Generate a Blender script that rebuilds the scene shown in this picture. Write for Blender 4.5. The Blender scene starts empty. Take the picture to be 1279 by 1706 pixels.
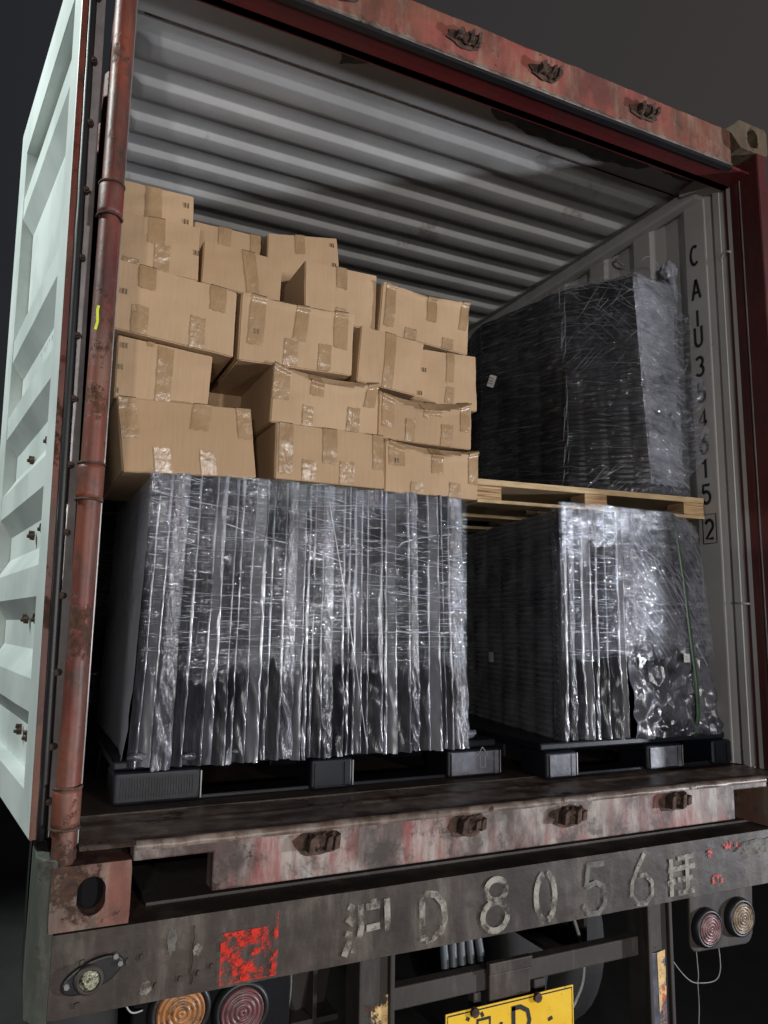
import bpy, bmesh, math, random
from mathutils import Vector, Matrix, noise
R = math.radians
random.seed(7)
scene = bpy.context.scene

# ------------------------------------------------------------------ camera
cam_d = bpy.data.cameras.new('camera'); cam = bpy.data.objects.new('camera', cam_d)
scene.collection.objects.link(cam); scene.camera = cam
VX = Vector((2660, -227, -1252)).normalized()       # world X, Y, Z axes seen in camera space
VY = Vector((-605, -181, -1252)); VY = (VY - VY.dot(VX) * VX).normalized()
VZ = VX.cross(VY)
cam.matrix_world = Matrix.Translation((-1.322, -1.973, 0.498)) @ Matrix((VX, VY, VZ)).to_4x4()
cam_d.sensor_fit = 'VERTICAL'; cam_d.sensor_height = 36.0
cam_d.lens = 36.0 * 1252 / 1706
cam_d.clip_start = 0.05; cam_d.clip_end = 3000

# ------------------------------------------------------------------ night sky and lamps
w = bpy.data.worlds.new('World'); scene.world = w; w.use_nodes = True
wn = w.node_tree; wn.nodes.clear()
wo = wn.nodes.new('ShaderNodeOutputWorld'); wb = wn.nodes.new('ShaderNodeBackground')
wt = wn.nodes.new('ShaderNodeTexCoord'); ws = wn.nodes.new('ShaderNodeSeparateXYZ')
wr = wn.nodes.new('ShaderNodeMapRange'); wm = wn.nodes.new('ShaderNodeMix'); wm.data_type = 'RGBA'
wn.links.new(wt.outputs['Generated'], ws.inputs[0]); wn.links.new(ws.outputs['X'], wr.inputs[0])
wr.inputs[1].default_value = -0.1; wr.inputs[2].default_value = 0.8
wn.links.new(wr.outputs[0], wm.inputs['Factor'])
wm.inputs['A'].default_value = (0.0165, 0.0185, 0.0225, 1)      # city glow: cooler to the left
wm.inputs['B'].default_value = (0.046, 0.040, 0.038, 1)
wn.links.new(wm.outputs['Result'], wb.inputs[0]); wn.links.new(wb.outputs[0], wo.inputs[0])
wb.inputs[1].default_value = 1.0

def lamp(name, loc, target, power, col, size, spot=None, blend=0.5):
    d = bpy.data.lights.new(name, 'SPOT' if spot else 'POINT'); d.energy = power; d.color = col
    d.shadow_soft_size = size
    if spot: d.spot_size = R(spot); d.spot_blend = blend
    o = bpy.data.objects.new(name, d); scene.collection.objects.link(o); o.location = loc
    o.rotation_euler = (Vector(target) - Vector(loc)).to_track_quat('-Z', 'Y').to_euler()
    return o
lamp('work_lamp', (8.2, -5.05, -0.2), (-0.2, 0.3, 1.3), 3300, (0.88, 0.92, 1.0), 0.28, 40)
lamp('forklift_lamp', (0.7, -7.6, 0.85), (-0.2, 0.3, 0.8), 1050, (1.0, 0.97, 0.94), 0.15, 42, .8)
lamp('street_lamp', (-2.5, -4.9, 0.6), (0.1, 0.2, 1.0), 300, (1.0, 0.97, 0.93), 0.10, 60)  # fill light added behind the camera for the left-facing sides
lamp('yard_lamp', (-4.6, 0.9, 4.6), (-1.4, 0.4, 1.0), 1300, (0.90, 1.0, 0.97), 0.10, 70)
scene.view_settings.view_transform = 'Standard'; scene.view_settings.look = 'None'
scene.view_settings.exposure = 0; scene.view_settings.gamma = 1
scene.cycles.use_denoising = True
scene.cycles.max_bounces = 8; scene.cycles.transparent_max_bounces = 16
scene.cycles.sample_clamp_indirect = 4.0

# ------------------------------------------------------------------ helpers
col = scene.collection
class MB:
    def __init__(s): s.v = []; s.f = []; s.sm = []
    def add(s, vs, fs, smooth=False):
        b = len(s.v); s.v += [tuple(v) for v in vs]
        s.f += [tuple(i + b for i in f) for f in fs]; s.sm += [smooth] * len(fs); return s
    def box(s, x0, x1, y0, y1, z0, z1, M=None):
        vs = [(x, y, z) for x in (x0, x1) for y in (y0, y1) for z in (z0, z1)]
        if M: vs = [M @ Vector(v) for v in vs]
        return s.add(vs, [(0, 1, 3, 2), (4, 6, 7, 5), (0, 4, 5, 1), (2, 3, 7, 6), (0, 2, 6, 4), (1, 5, 7, 3)])
    def prism(s, pts, z0, z1, axis='z', M=None):
        n = len(pts); vs = []
        for z in (z0, z1):
            for a, b in pts:
                vs.append({'z': (a, b, z), 'y': (a, z, b), 'x': (z, a, b)}[axis])
        if M: vs = [M @ Vector(v) for v in vs]
        fs = [tuple(range(n))[::-1], tuple(range(n, 2 * n))]
        fs += [(i, (i + 1) % n, n + (i + 1) % n, n + i) for i in range(n)]
        return s.add(vs, fs)
    def grid(s, nu, nv, fn, smooth=True, closed=False):
        vs = [fn(i / nu, j / nv) for j in range(nv + 1) for i in range(nu + (0 if closed else 1))]
        W = nu if closed else nu + 1; fs = []
        for j in range(nv):
            for i in range(nu):
                i2 = (i + 1) % W
                fs.append((j * W + i, j * W + i2, (j + 1) * W + i2, (j + 1) * W + i))
        return s.add(vs, fs, smooth)
    def tube(s, pts, r, n=8, smooth=True):
        pts = [Vector(p) for p in pts]; rings = []
        for i, p in enumerate(pts):
            d = (pts[min(i + 1, len(pts) - 1)] - pts[max(i - 1, 0)]).normalized()
            a = d.orthogonal().normalized() if i == 0 else (rings_a - rings_a.dot(d) * d).normalized()
            rings_a = a; b = d.cross(a)
            rr = r[i] if isinstance(r, (list, tuple)) else r
            rings.append([p + (a * math.cos(t) + b * math.sin(t)) * rr for t in [2 * math.pi * k / n for k in range(n)]])
        vs = [v for q in rings for v in q]; fs = []
        for i in range(len(pts) - 1):
            for k in range(n):
                fs.append((i * n + k, i * n + (k + 1) % n, (i + 1) * n + (k + 1) % n, (i + 1) * n + k))
        fs += [tuple(range(n))[::-1], tuple(range((len(pts) - 1) * n, len(pts) * n))]
        return s.add(vs, fs, smooth)
    def lathe(s, prof, c, ax='y', n=40):        # prof = [(r, h)], h along -Y out of the face
        W = n
        vs = []
        for r, h in prof:
            for k in range(n):
                t = 2 * math.pi * k / n
                a, b = r * math.cos(t), r * math.sin(t)
                vs.append((c[0] + a, c[1] - h, c[2] + b) if ax == 'y' else (c[0] + h, c[1] + a, c[2] + b))
        fs = []
        for j in range(len(prof) - 1):
            for k in range(n):
                fs.append((j * W + k, (j + 1) * W + k, (j + 1) * W + (k + 1) % n, j * W + (k + 1) % n))
        return s.add(vs, fs, True)
    def ribbon(s, pts, wd, place):              # flat stroke; place(a, b) -> 3D
        pts = [Vector(p) for p in pts]; L = []
        for i, p in enumerate(pts):
            d = (pts[min(i + 1, len(pts) - 1)] - pts[max(i - 1, 0)]).normalized(); nn = Vector((-d.y, d.x))
            L.append((p + nn * wd / 2, p - nn * wd / 2))
        vs = [place(*q) for a in L for q in a]
        return s.add(vs, [(2 * i, 2 * i + 1, 2 * i + 3, 2 * i + 2) for i in range(len(pts) - 1)])

def obj(name, mb, mat, parent=None, bevel=0, seg=2, recalc=True):
    me = bpy.data.meshes.new(name)
    off = parent_world(parent) if parent else Vector((0, 0, 0))
    me.from_pydata([Vector(v) - off for v in mb.v], [], mb.f)
    me.polygons.foreach_set('use_smooth', mb.sm)
    if recalc:
        bm = bmesh.new(); bm.from_mesh(me); bmesh.ops.recalc_face_normals(bm, faces=bm.faces); bm.to_mesh(me); bm.free()
    me.materials.append(mat); me.update()
    o = bpy.data.objects.new(name, me); col.objects.link(o)
    if parent: o.parent = parent
    if bevel:
        m = o.modifiers.new('bevel', 'BEVEL'); m.width = bevel; m.segments = seg; m.limit_method = 'ANGLE'; m.angle_limit = R(35)
        m.harden_normals = False
    return o
def parent_world(p):
    v = Vector((0, 0, 0))
    while p: v += p.location; p = p.parent
    return v
def tag(o, label=None, cat=None, group=None, kind=None):
    if label: o['label'] = label
    if cat: o['category'] = cat
    if group: o['group'] = group
    if kind: o['kind'] = kind
    return o
def thing(name, loc, label, cat, group=None):
    o = bpy.data.objects.new(name, None); col.objects.link(o); o.location = loc; o.empty_display_size = 0.1
    return tag(o, label, cat, group)
def sstep(a, b, x):
    t = max(0, min(1, (x - a) / (b - a))); return t * t * (3 - 2 * t)
def nz(x, y, z=0.0): return noise.noise(Vector((x, y, z)))

# ------------------------------------------------------------------ materials
class NT:
    def __init__(s, name):
        s.m = bpy.data.materials.new(name); s.m.use_nodes = True; s.t = s.m.node_tree
        s.t.nodes.clear(); s.out = s.n('ShaderNodeOutputMaterial')
        g = s.n('ShaderNodeNewGeometry'); s.P = g.outputs['Position']; s.N = g.outputs['Normal']
    def n(s, k): return s.t.nodes.new(k)
    def set(s, sock, v):
        if isinstance(v, bpy.types.NodeSocket): s.t.links.new(v, sock)
        else:
            if isinstance(v, (tuple, list)) and len(v) == 3 and sock.type == 'RGBA': v = (*v, 1)
            sock.default_value = v
    def vec(s, sc=(1, 1, 1), rot=(0, 0, 0), loc=(0, 0, 0)):
        m = s.n('ShaderNodeMapping'); s.set(m.inputs[0], s.P); m.inputs['Scale'].default_value = sc
        m.inputs['Rotation'].default_value = rot; m.inputs['Location'].default_value = loc; return m.outputs[0]
    def noise(s, scale=5, detail=6, rough=.55, vec=None, dist=0, out=0):
        m = s.n('ShaderNodeTexNoise'); s.set(m.inputs['Vector'], vec or s.P); m.inputs['Scale'].default_value = scale
        m.inputs['Detail'].default_value = detail; m.inputs['Roughness'].default_value = rough
        m.inputs['Distortion'].default_value = dist; return m.outputs[out]
    def vor(s, scale=5, vec=None, feat='F1', out='Distance'):
        m = s.n('ShaderNodeTexVoronoi'); m.feature = feat; s.set(m.inputs['Vector'], vec or s.P)
        m.inputs['Scale'].default_value = scale; return m.outputs[out]
    def ramp(s, f, a, b, lo=0., hi=1.):
        m = s.n('ShaderNodeMapRange'); m.interpolation_type = 'SMOOTHSTEP'; s.set(m.inputs[0], f)
        for i, v in zip((1, 2, 3, 4), (a, b, lo, hi)): m.inputs[i].default_value = v
        return m.outputs[0]
    def math(s, op, a, b=0.):
        m = s.n('ShaderNodeMath'); m.operation = op; s.set(m.inputs[0], a); s.set(m.inputs[1], b); return m.outputs[0]
    def mix(s, f, a, b):
        m = s.n('ShaderNodeMix'); m.data_type = 'RGBA'; s.set(m.inputs['Factor'], f)
        s.set(m.inputs['A'], a); s.set(m.inputs['B'], b); return m.outputs['Result']
    def bump(s, h, st=.3, d=.01, nrm=None):
        m = s.n('ShaderNodeBump'); s.set(m.inputs['Height'], h); m.inputs['Strength'].default_value = st
        m.inputs['Distance'].default_value = d
        if nrm: s.set(m.inputs['Normal'], nrm)
        return m.outputs[0]
    def pbr(s, c, rough=.6, metal=0., bump=None, spec=.5, **kw):
        b = s.n('ShaderNodeBsdfPrincipled'); s.set(b.inputs['Base Color'], c); s.set(b.inputs['Roughness'], rough)
        s.set(b.inputs['Metallic'], metal); b.inputs['Specular IOR Level'].default_value = spec
        if bump: s.set(b.inputs['Normal'], bump)
        for k, v in kw.items(): s.set(b.inputs[k.replace('_', ' ')], v)
        s.b = b; return b.outputs[0]
    def done(s, sh): s.t.links.new(sh, s.out.inputs[0]); return s.m
    def mixsh(s, f, a, b):
        m = s.n('ShaderNodeMixShader'); s.set(m.inputs[0], f); s.t.links.new(a, m.inputs[1]); s.t.links.new(b, m.inputs[2]); return m.outputs[0]

def worn_paint(name, paint, paint2, rust=.45, chalk=(.30, .27, .25), chalk_amt=.5, dirt=.5, rough=.6, sc=1.0, grime=.55):
    t = NT(name)
    base = t.mix(t.ramp(t.noise(3 * sc, 5), .35, .65), paint, paint2)
    streak = t.noise(6 * sc, 8, .65, t.vec((3, 3, .6)))
    base = t.mix(t.ramp(streak, .60 - .25 * chalk_amt, .75 - .1 * chalk_amt, 0, .85), base, chalk)
    fine = t.noise(60 * sc, 8, .7)
    base = t.mix(t.ramp(t.noise(9 * sc, 10, .72, t.vec(loc=(3, 1, 7))), .68 - .2 * dirt, .74 - .12 * dirt, 0, .75), base, (.045, .032, .024))
    rm = t.ramp(t.math('ADD', t.noise(4.5 * sc, 12, .75, t.vec(loc=(9, 2, 4))), t.math('MULTIPLY', fine, .15)), .76 - .22 * rust, .80 - .20 * rust)
    rc = t.mix(t.ramp(fine, .35, .65), (.12, .045, .02), (.035, .018, .011))
    c = t.mix(rm, base, rc)
    c = t.mix(t.ramp(t.noise(140 * sc, 4, .8), .62, .72, 0, .6), c, (.02, .015, .012))
    gr = t.noise(2.6 * sc, 9, .7, t.vec((1.6, 1.6, .8), loc=(4, 7, 1)))
    c = t.mix(t.ramp(gr, .40, .62, 0, grime), c, (.028, .021, .018))
    h = t.math('ADD', t.math('MULTIPLY', rm, -.6), t.math('MULTIPLY', fine, .5))
    return t.done(t.pbr(c, t.ramp(rm, 0, 1, rough, .9), 0, t.bump(h, .5, .004), .35))

M = {}
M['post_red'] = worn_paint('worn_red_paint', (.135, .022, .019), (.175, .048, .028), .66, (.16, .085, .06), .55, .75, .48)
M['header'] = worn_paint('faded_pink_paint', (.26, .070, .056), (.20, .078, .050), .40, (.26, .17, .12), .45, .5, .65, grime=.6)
M['sill'] = worn_paint('scraped_sill_paint', (.24, .055, .05), (.20, .15, .13), .42, (.36, .33, .30), .9, .95, .55, sc=1.4, grime=.8)
M['post_maroon'] = worn_paint('dark_maroon_paint', (.062, .009, .010), (.085, .016, .014), .2, (.10, .04, .03), .3, .4, .55)  # right post's red, darkened in the colour because that post is unlit
M['soffit'] = worn_paint('deep_red_paint', (.095, .009, .011), (.12, .014, .015), .05, (.12, .02, .02), .1, .15, .5, grime=.4)  # red with the underside's shade put into the colour
M['casting'] = worn_paint('rusty_casting_paint', (.20, .065, .045), (.17, .115, .085), .55, (.25, .20, .16), .6, .6, .65)
M['threshold'] = worn_paint('rusty_threshold_steel', (.085, .048, .036), (.13, .085, .065), .5, (.26, .215, .18), .95, .6, .36, grime=.45)
M['beam'] = worn_paint('grimy_dark_steel', (.034, .025, .022), (.058, .042, .035), .30, (.12, .10, .082), .65, .8, .5, grime=.85)
M['dark_steel'] = worn_paint('dark_chassis_steel', (.034, .029, .026), (.05, .043, .039), .3, (.09, .08, .07), .3, .4, .7)
M['olive_cast'] = worn_paint('yellowed_casting', (.15, .11, .065), (.11, .075, .045), .5, (.2, .17, .12), .5, .7, .7)  # yellow lamp light on this casting put into its colour

def white_wall(name, c1, c2, stain, rough=.55):
    t = NT(name)
    c = t.mix(t.ramp(t.noise(2.2, 6, .6), .35, .65), c1, c2)
    c = t.mix(t.ramp(t.noise(1.6, 9, .7, t.vec((1.2, 1.2, .7), loc=(5, 0, 1))), .62, .68, 0, stain), c, (.14, .13, .12))
    c = t.mix(t.ramp(t.noise(26, 6, .8), .66, .72, 0, .7), c, (.12, .085, .06))
    c = t.mix(t.ramp(t.noise(14, 8, .7, t.vec((1, 1, .12), loc=(3, 3, 3))), .64, .72, 0, .5), c, (.17, .12, .085))
    return t.done(t.pbr(c, rough, 0, t.bump(t.noise(5, 4), .25, .01), .4))
M['wall'] = white_wall('grey_interior_paint', (.38, .37, .36), (.33, .32, .31), .45)
M['ceiling'] = white_wall('ceiling_paint', (.40, .395, .39), (.32, .315, .31), .6, .36)
M['plate_ceiling'] = white_wall('roof_plate_paint', (.42, .41, .40), (.32, .31, .305), .95, .6)
M['door_white'] = white_wall('door_inner_paint', (.60, .64, .62), (.46, .50, .485), .6, .45)

def simple(name, c, rough=.5, metal=0., bs=0, bst=.2, bd=.003, spec=.5, var=.25, vsc=8):
    t = NT(name)
    cc = t.mix(t.ramp(t.noise(vsc, 6, .65), .3, .7), tuple(v * (1 - var) for v in c), tuple(min(1, v * (1 + var)) for v in c))
    b = t.bump(t.noise(bs, 6, .6), bst, bd) if bs else None
    return t.done(t.pbr(cc, rough, metal, b, spec))
M['rubber'] = simple('black_rubber', (.010, .010, .012), .45, 0, 20, .2, .003)
M['gasket_steel'] = simple('grey_steel_strip', (.26, .25, .25), .38, .5, 30, .3, .002)
M['black_plastic'] = simple('black_plastic', (.007, .008, .012), .36, 0, 3, .15, .01, .3, .3)
M['plastic_face'] = simple('scuffed_plastic_face', (.09, .09, .11), .36, 0, 8, .5, .006, .6, .45, 14)
M['bolt'] = simple('rusty_bolt', (.05, .03, .02), .7, .4)
M['rust'] = simple('flaking_rust', (.062, .038, .028), .85, 0, 60, .8, .004, .3, .6, 40)
M['cable'] = simple('grey_cable', (.22, .22, .21), .6)
M['hose'] = simple('grey_hose', (.05, .06, .07), .5, 0, 60, .3)
M['tyre'] = simple('tyre_rubber', (.018, .017, .017), .85, 0, 30, .4)
M['black_mark'] = simple('black_stencil_paint', (.008, .008, .009), .6)
M['paper'] = simple('white_label', (.62, .62, .60), .6)
M['olive'] = worn_paint('green_grey_paint', (.12, .14, .115), (.09, .10, .085), .25, (.17, .18, .16), .3, .6, .6)  # its green stands for the greenish light from the left
M['staple'] = simple('staple_steel', (.25, .22, .18), .35, .8)
M['strap_green'] = simple('dull_green_strap', (.035, .075, .04), .4)
M['string'] = simple('pale_string', (.38, .38, .36), .5)
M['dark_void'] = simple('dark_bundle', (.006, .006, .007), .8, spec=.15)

def mark(name, c, lo, hi, scale=28, rough=.7):
    t = NT(name)
    tr = t.n('ShaderNodeBsdfTransparent')
    cc = t.mix(t.ramp(t.noise(30, 5), .3, .7), tuple(v * .7 for v in c), c)
    return t.done(t.mixsh(t.ramp(t.math('ADD', t.math('MULTIPLY', t.noise(scale, 8, .75), .75), t.math('MULTIPLY', t.noise(9, 3), .25)), lo, hi), tr.outputs[0], t.pbr(cc, rough)))
M['white_mark'] = mark('worn_white_stencil', (.30, .28, .235), .41, .58, 22)
M['faint_mark'] = mark('faint_white_stencil', (.15, .14, .12), .38, .58, 20)
M['red_tape'] = mark('worn_red_reflector', (.72, .035, .018), .455, .56, 40, .35)
M['red_spot'] = mark('red_paint_spots', (.70, .07, .06), .50, .54, 50)
M['yellow_spot'] = mark('worn_yellow_marking', (.70, .46, .20), .46, .52, 22)
M['pen'] = mark('pen_scribble', (.10, .15, .17), .40, .50, 60)

# cardboard and parcel tape
t = NT('cardboard')
info = t.n('ShaderNodeObjectInfo')
fl = t.noise(90, 3, .5, t.vec((1, 1, .06)))
c = t.mix(t.ramp(t.noise(3.5, 6, .6), .3, .7), (.44, .298, .178), (.375, .252, .150))
c = t.mix(t.ramp(fl, .35, .75, 0, .14), c, (.31, .20, .115))
c = t.mix(t.ramp(t.noise(7, 8, .7, t.vec(loc=(2, 8, 3))), .62, .72, 0, .35), c, (.24, .145, .08))
c = t.mix(t.math('MULTIPLY', info.outputs['Random'], .8), c, (.32, .205, .115))
c = t.mix(t.ramp(t.noise(11, 9, .75, t.vec((1, 1, .8), loc=(1, 1, 1))), .66, .72, 0, .5), c, (.20, .135, .085))
M['cardboard'] = t.done(t.pbr(c, .72, 0, t.bump(t.math('ADD', t.math('MULTIPLY', fl, .25), t.noise(4, 4)), .35, .012), .25))
t = NT('parcel_tape')
wr_ = t.noise(22, 5, .6, t.vec((1.6, 1.6, .9)), 1.2)
c = t.mix(t.ramp(t.noise(9, 4), .35, .65), (.275, .175, .093), (.32, .208, .115))
M['tape'] = t.done(t.pbr(c, .26, 0, t.bump(wr_, .45, .006), .55))
# wood
t = NT('raw_plywood')
lam = t.noise(12, 4, .6, t.vec((.5, .5, 14), (0, .05, 0)))
c = t.mix(t.ramp(lam, .35, .65), (.50, .34, .18), (.17, .09, .045))
M['ply'] = t.done(t.pbr(c, .75, 0, t.bump(lam, .4, .003), .2))
t = NT('pale_deck_wood')
g = t.noise(7, 6, .6, t.vec((1, 14, 14)))
c = t.mix(t.ramp(g, .3, .7), (.52, .39, .23), (.36, .25, .14))
M['wood'] = t.done(t.pbr(c, .75, 0, t.bump(g, .3, .004), .2))
# container floor
t = NT('container_floor_wood')
g = t.noise(6, 8, .65, t.vec((9, 1, 9)))
c = t.mix(t.ramp(g, .3, .7), (.055, .035, .025), (.028, .020, .016))
c = t.mix(t.ramp(t.noise(4, 8, .7), .52, .64, 0, .8), c, (.015, .012, .010))
M['floor'] = t.done(t.pbr(c, .5, 0, t.bump(g, .4, .01), .4))
# asphalt
t = NT('asphalt')
c = t.mix(t.ramp(t.noise(180, 4, .7), .35, .65), (.03, .03, .03), (.06, .058, .055))
c = t.mix(t.ramp(t.noise(.8, 7), .45, .62, 0, .7), c, (.02, .02, .02))
M['asphalt'] = t.done(t.pbr(c, .8, 0, t.bump(t.noise(160, 4), .5, .01), .3))

# plastic bags: thin wrinkled dark film over foam
def bag(name, c1, c2, wr=(1, 1, .22), sc=26, st=.8, rough=.2, fine=90, dist=.005, metal=0.):
    t = NT(name)
    a = t.noise(sc, 6, .6, t.vec(wr), .9)
    b = t.noise(fine, 4, .6, t.vec((1, 1, .5)), .4)
    h = t.math('ADD', a, t.math('MULTIPLY', b, .12))
    c = t.mix(t.ramp(t.noise(5, 5, .6), .35, .65), c1, c2)
    return t.done(t.pbr(c, rough, metal, t.bump(h, st, dist), .75))
M['bag'] = bag('dark_plastic_bag', (.020, .020, .025), (.060, .060, .070), (1, 1, .16), 34, rough=.24, st=.8, dist=.007)
M['bag_edge'] = bag('bag_edge_film', (.045, .045, .056), (.18, .18, .215), (1, 1, .12), 40, .8, .18)  # paler than the flanks: light caught by the edges is in the colour
M['bag_light'] = bag('silvery_plastic_bag', (.035, .035, .042), (.10, .10, .12), (1, 1, .4), 34, 1.0, .15, 110, .010)
M['bag_crumple'] = bag('crumpled_clear_bag', (.018, .018, .024), (.10, .10, .12), (1, 1, .6), 24, .8, .17, 80, .007)
M['panel_flat'] = bag('smooth_grey_bag', (.13, .13, .145), (.17, .17, .185), (1, 1, .4), 6, .25, .38)
def stretch(name, rotv=(0, 0, 0), cover=.62, haze=.22, sc=(4.5, 4.5, 62), tint=(.90, .92, 1.0), rough=.12, base=.03, wid=.020, spk=.022):
    t = NT(name)
    v = t.vec(sc, rotv)
    def lines(n_, w_): return t.ramp(t.math('ABSOLUTE', t.math('SUBTRACT', n_, .5)), 0, w_, 1, 0)
    n1 = t.noise(1.3, 4, .62, v, .8)
    n2 = t.noise(2.6, 5, .65, t.vec((sc[0] * 1.3, sc[1] * 1.3, sc[2] * .8), (rotv[0], rotv[1] + .12, 0), (4, 2, 9)), .6)
    n3 = t.noise(30, 5, .7, t.vec((1, 1, 2.2), rotv, (1, 5, 2)), .5)
    patch = t.ramp(t.noise(3.4, 5, .6, t.vec(loc=(7, 1, 2))), .36, .62, .12, 1.0)
    patch2 = t.ramp(t.noise(14, 4, .6, t.vec((1, 1, 2.5), loc=(2, 1, 4))), .40, .60, .15, 1.0)
    m1 = t.math('MULTIPLY', lines(n1, wid), patch2)
    m2 = t.math('MULTIPLY', lines(n2, wid * .8), patch)
    m3 = t.math('MULTIPLY', lines(n3, spk), t.math('MULTIPLY', patch, patch2))
    n4 = t.noise(70, 4, .6, t.vec((1, 1, 1.8), rotv, (6, 2, 1)), .8)
    m4 = t.math('MULTIPLY', lines(n4, spk * 1.3), t.math('MULTIPLY', patch2, t.ramp(patch, .3, 1)))
    mm = t.math('MAXIMUM', t.math('MAXIMUM', m1, m4), t.math('MAXIMUM', m2, m3))
    fac = t.math('ADD', t.math('MULTIPLY', mm, cover), t.math('MULTIPLY', patch, base))
    h = t.math('ADD', n1, t.math('MULTIPLY', n3, .35))
    gl = t.n('ShaderNodeBsdfGlossy'); t.set(gl.inputs['Color'], tint); gl.inputs['Roughness'].default_value = rough
    t.set(gl.inputs['Normal'], t.bump(h, 1.0, .006))
    df = t.n('ShaderNodeBsdfDiffuse'); t.set(df.inputs['Color'], (.50, .52, .60))
    body = t.mixsh(haze, gl.outputs[0], df.outputs[0])
    tr = t.n('ShaderNodeBsdfTransparent')
    return t.done(t.mixsh(fac, tr.outputs[0], body))
M['film'] = stretch('stretch_film', (0, .02, 0))
M['film_dim'] = stretch('stretch_film_dim', (0, -.06, 0), .60, .16, (1.8, 1.8, 80), base=.012, wid=.020, spk=.018, rough=.10)
M['film_dense'] = stretch('stretch_film_dense', (0, .14, 0), .95, .5, (6, 6, 60), base=.16, wid=.04, spk=.04)
M['film_diag'] = stretch('stretch_film_diagonal', (0, .85, 0), .85, .35, (3, 3, 50), base=.03, wid=.022, spk=.025)
M['milky'] = bag('milky_film', (.15, .16, .19), (.32, .33, .39), (1, 1, 1), 40, 1.0, .22)

# ------------------------------------------------------------------ ground
g = obj('yard_ground', MB().add([(-900, -900, -1.4), (900, -900, -1.4), (900, 900, -1.4), (-900, 900, -1.4)], [(0, 1, 2, 3)]), M['asphalt'])
tag(g, kind='structure')

# ------------------------------------------------------------------ container
YF = -0.10
L = 5.95
con = thing('shipping_container', (0, YF, -0.165), 'open red twenty foot shipping container with white ribbed interior on a trailer', 'container')
# floor, threshold
obj('floor', MB().box(-1.165, 1.165, .20, L, -.03, 0), M['floor'], con)
def thr(u, v):
    x = -1.165 + 2.33 * u; y = -.085 + .283 * v
    z = -.003 + .006 * nz(x * 6, y * 9) - .006 * (v < .02) + (.004 if .55 < v < .6 else 0)
    return (x, y, z)
obj('threshold_plate', MB().grid(160, 24, thr), M['threshold'], con)
# door sill
def prof(pts): return pts
sp = [(-1.05, .0), (-1.05, -.036), (-.868, -.036), (-.868, -.123), (.889, -.123), (.889, -.03), (1.05, -.03), (1.05, .0)]
sill = obj('door_sill', MB().prism([(a, b - .004) for a, b in sp], YF, YF + .06, 'y'), M['sill'], con, .004)
s2 = MB()
def lipf(u, v):
    x = -1.045 + 2.09 * u; a = v * math.pi * .62
    d = .0025 * nz(x * 14, v * 2)
    return (x, YF + .012 - (.016 + d) * math.cos(a - .35), -.014 + (.016 + d) * math.sin(a - .2))
s2.grid(200, 8, lipf); obj('sill_lip', s2, M['threshold'], sill)
def keeper(x, z, parent, up=1, sd=0):
    rnd = random.Random(sd)
    m = MB()
    def lug(u, v):
        r = .013 + .012 * nz(u * 9 + sd, v * 5, sd) + .003
        a = u * 2 * math.pi
        return (x + .036 * (v - .5) * 2, YF - .006 - abs(math.cos(a)) * r * 1.0, z + math.sin(a) * r * 1.2 + .012 * nz(v * 4, sd))
    m.grid(16, 14, lug, True)
    for k in range(3):
        dx = (-.036, .004, .03)[k] + rnd.uniform(-.006, .006); h = rnd.uniform(.012, .026)
        m.prism([(x + dx - .009, z - h), (x + dx + .008, z - h * .7), (x + dx + .011, z + h * up), (x + dx - .004, z + h * .6 * up)], YF - .034, YF + .002, 'y')
    o = obj('cam_keeper', m, M['rust'], parent, .002)
    # rust run-down around the keeper, its own irregular plate edge
    q = MB(); pts = []
    for k in range(22):
        a = 2 * math.pi * k / 22; r = 1 + .35 * nz(math.cos(a) * 2 + sd, math.sin(a) * 2, 3)
        pts.append((x - .012 + .062 * r * math.cos(a), z - .004 + .030 * r * math.sin(a)))
    q.prism(pts, YF - .0022, YF + .001, 'y'); obj('rust_scab', q, M['rust'], parent)
for i, (x, z) in enumerate([(-.594, -.040), (-.153, -.040), (.197, -.048), (.621, -.040)]): keeper(x, z, sill, 1, 11 + i)
# header
hd = MB()
def hface(u, v):
    x = -1.06 + 2.125 * u; z = 2.312 + .146 * v
    e = .004 * nz(x * 5, z * 5) + .0015 * nz(x * 40, z * 40)
    return (x, YF + e + .004, z + (.004 * nz(x * 18, 4) if v > .99 else 0))
hd.grid(220, 16, hface)
hd.add([(-1.06, YF + .004, 2.458), (1.065, YF + .004, 2.458), (1.065, .03, 2.458), (-1.06, .03, 2.458)], [(0, 1, 2, 3)])
header = obj('door_header', hd, M['header'], con)
m = MB(); m.tube([(-1.06, YF + .004, 2.309), (1.06, YF + .004, 2.309)], .009, 8)
obj('header_lip', m, M['threshold'], header)
m = MB(); m.grid(260, 3, lambda u, v: (-1.06 + 2.12 * u, YF + .0015 + .002 * nz(u * 60, v), 2.309 + v * (.014 + .014 * nz(u * 30, 3) + .010 * nz(u * 90, 7))))
obj('rust_edge', m, M['threshold'], header)
m = MB(); m.box(-1.06, 1.06, YF - .004, YF + .02, 2.290, 2.3035); obj('black_drip_edge', m, M['rubber'], header)
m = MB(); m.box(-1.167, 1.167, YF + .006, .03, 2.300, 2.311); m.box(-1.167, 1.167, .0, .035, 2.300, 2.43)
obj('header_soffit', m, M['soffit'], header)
for i, x in enumerate([-.60, -.155, .169, .616]): keeper(x, 2.388, header, 1, 31 + i)

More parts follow.
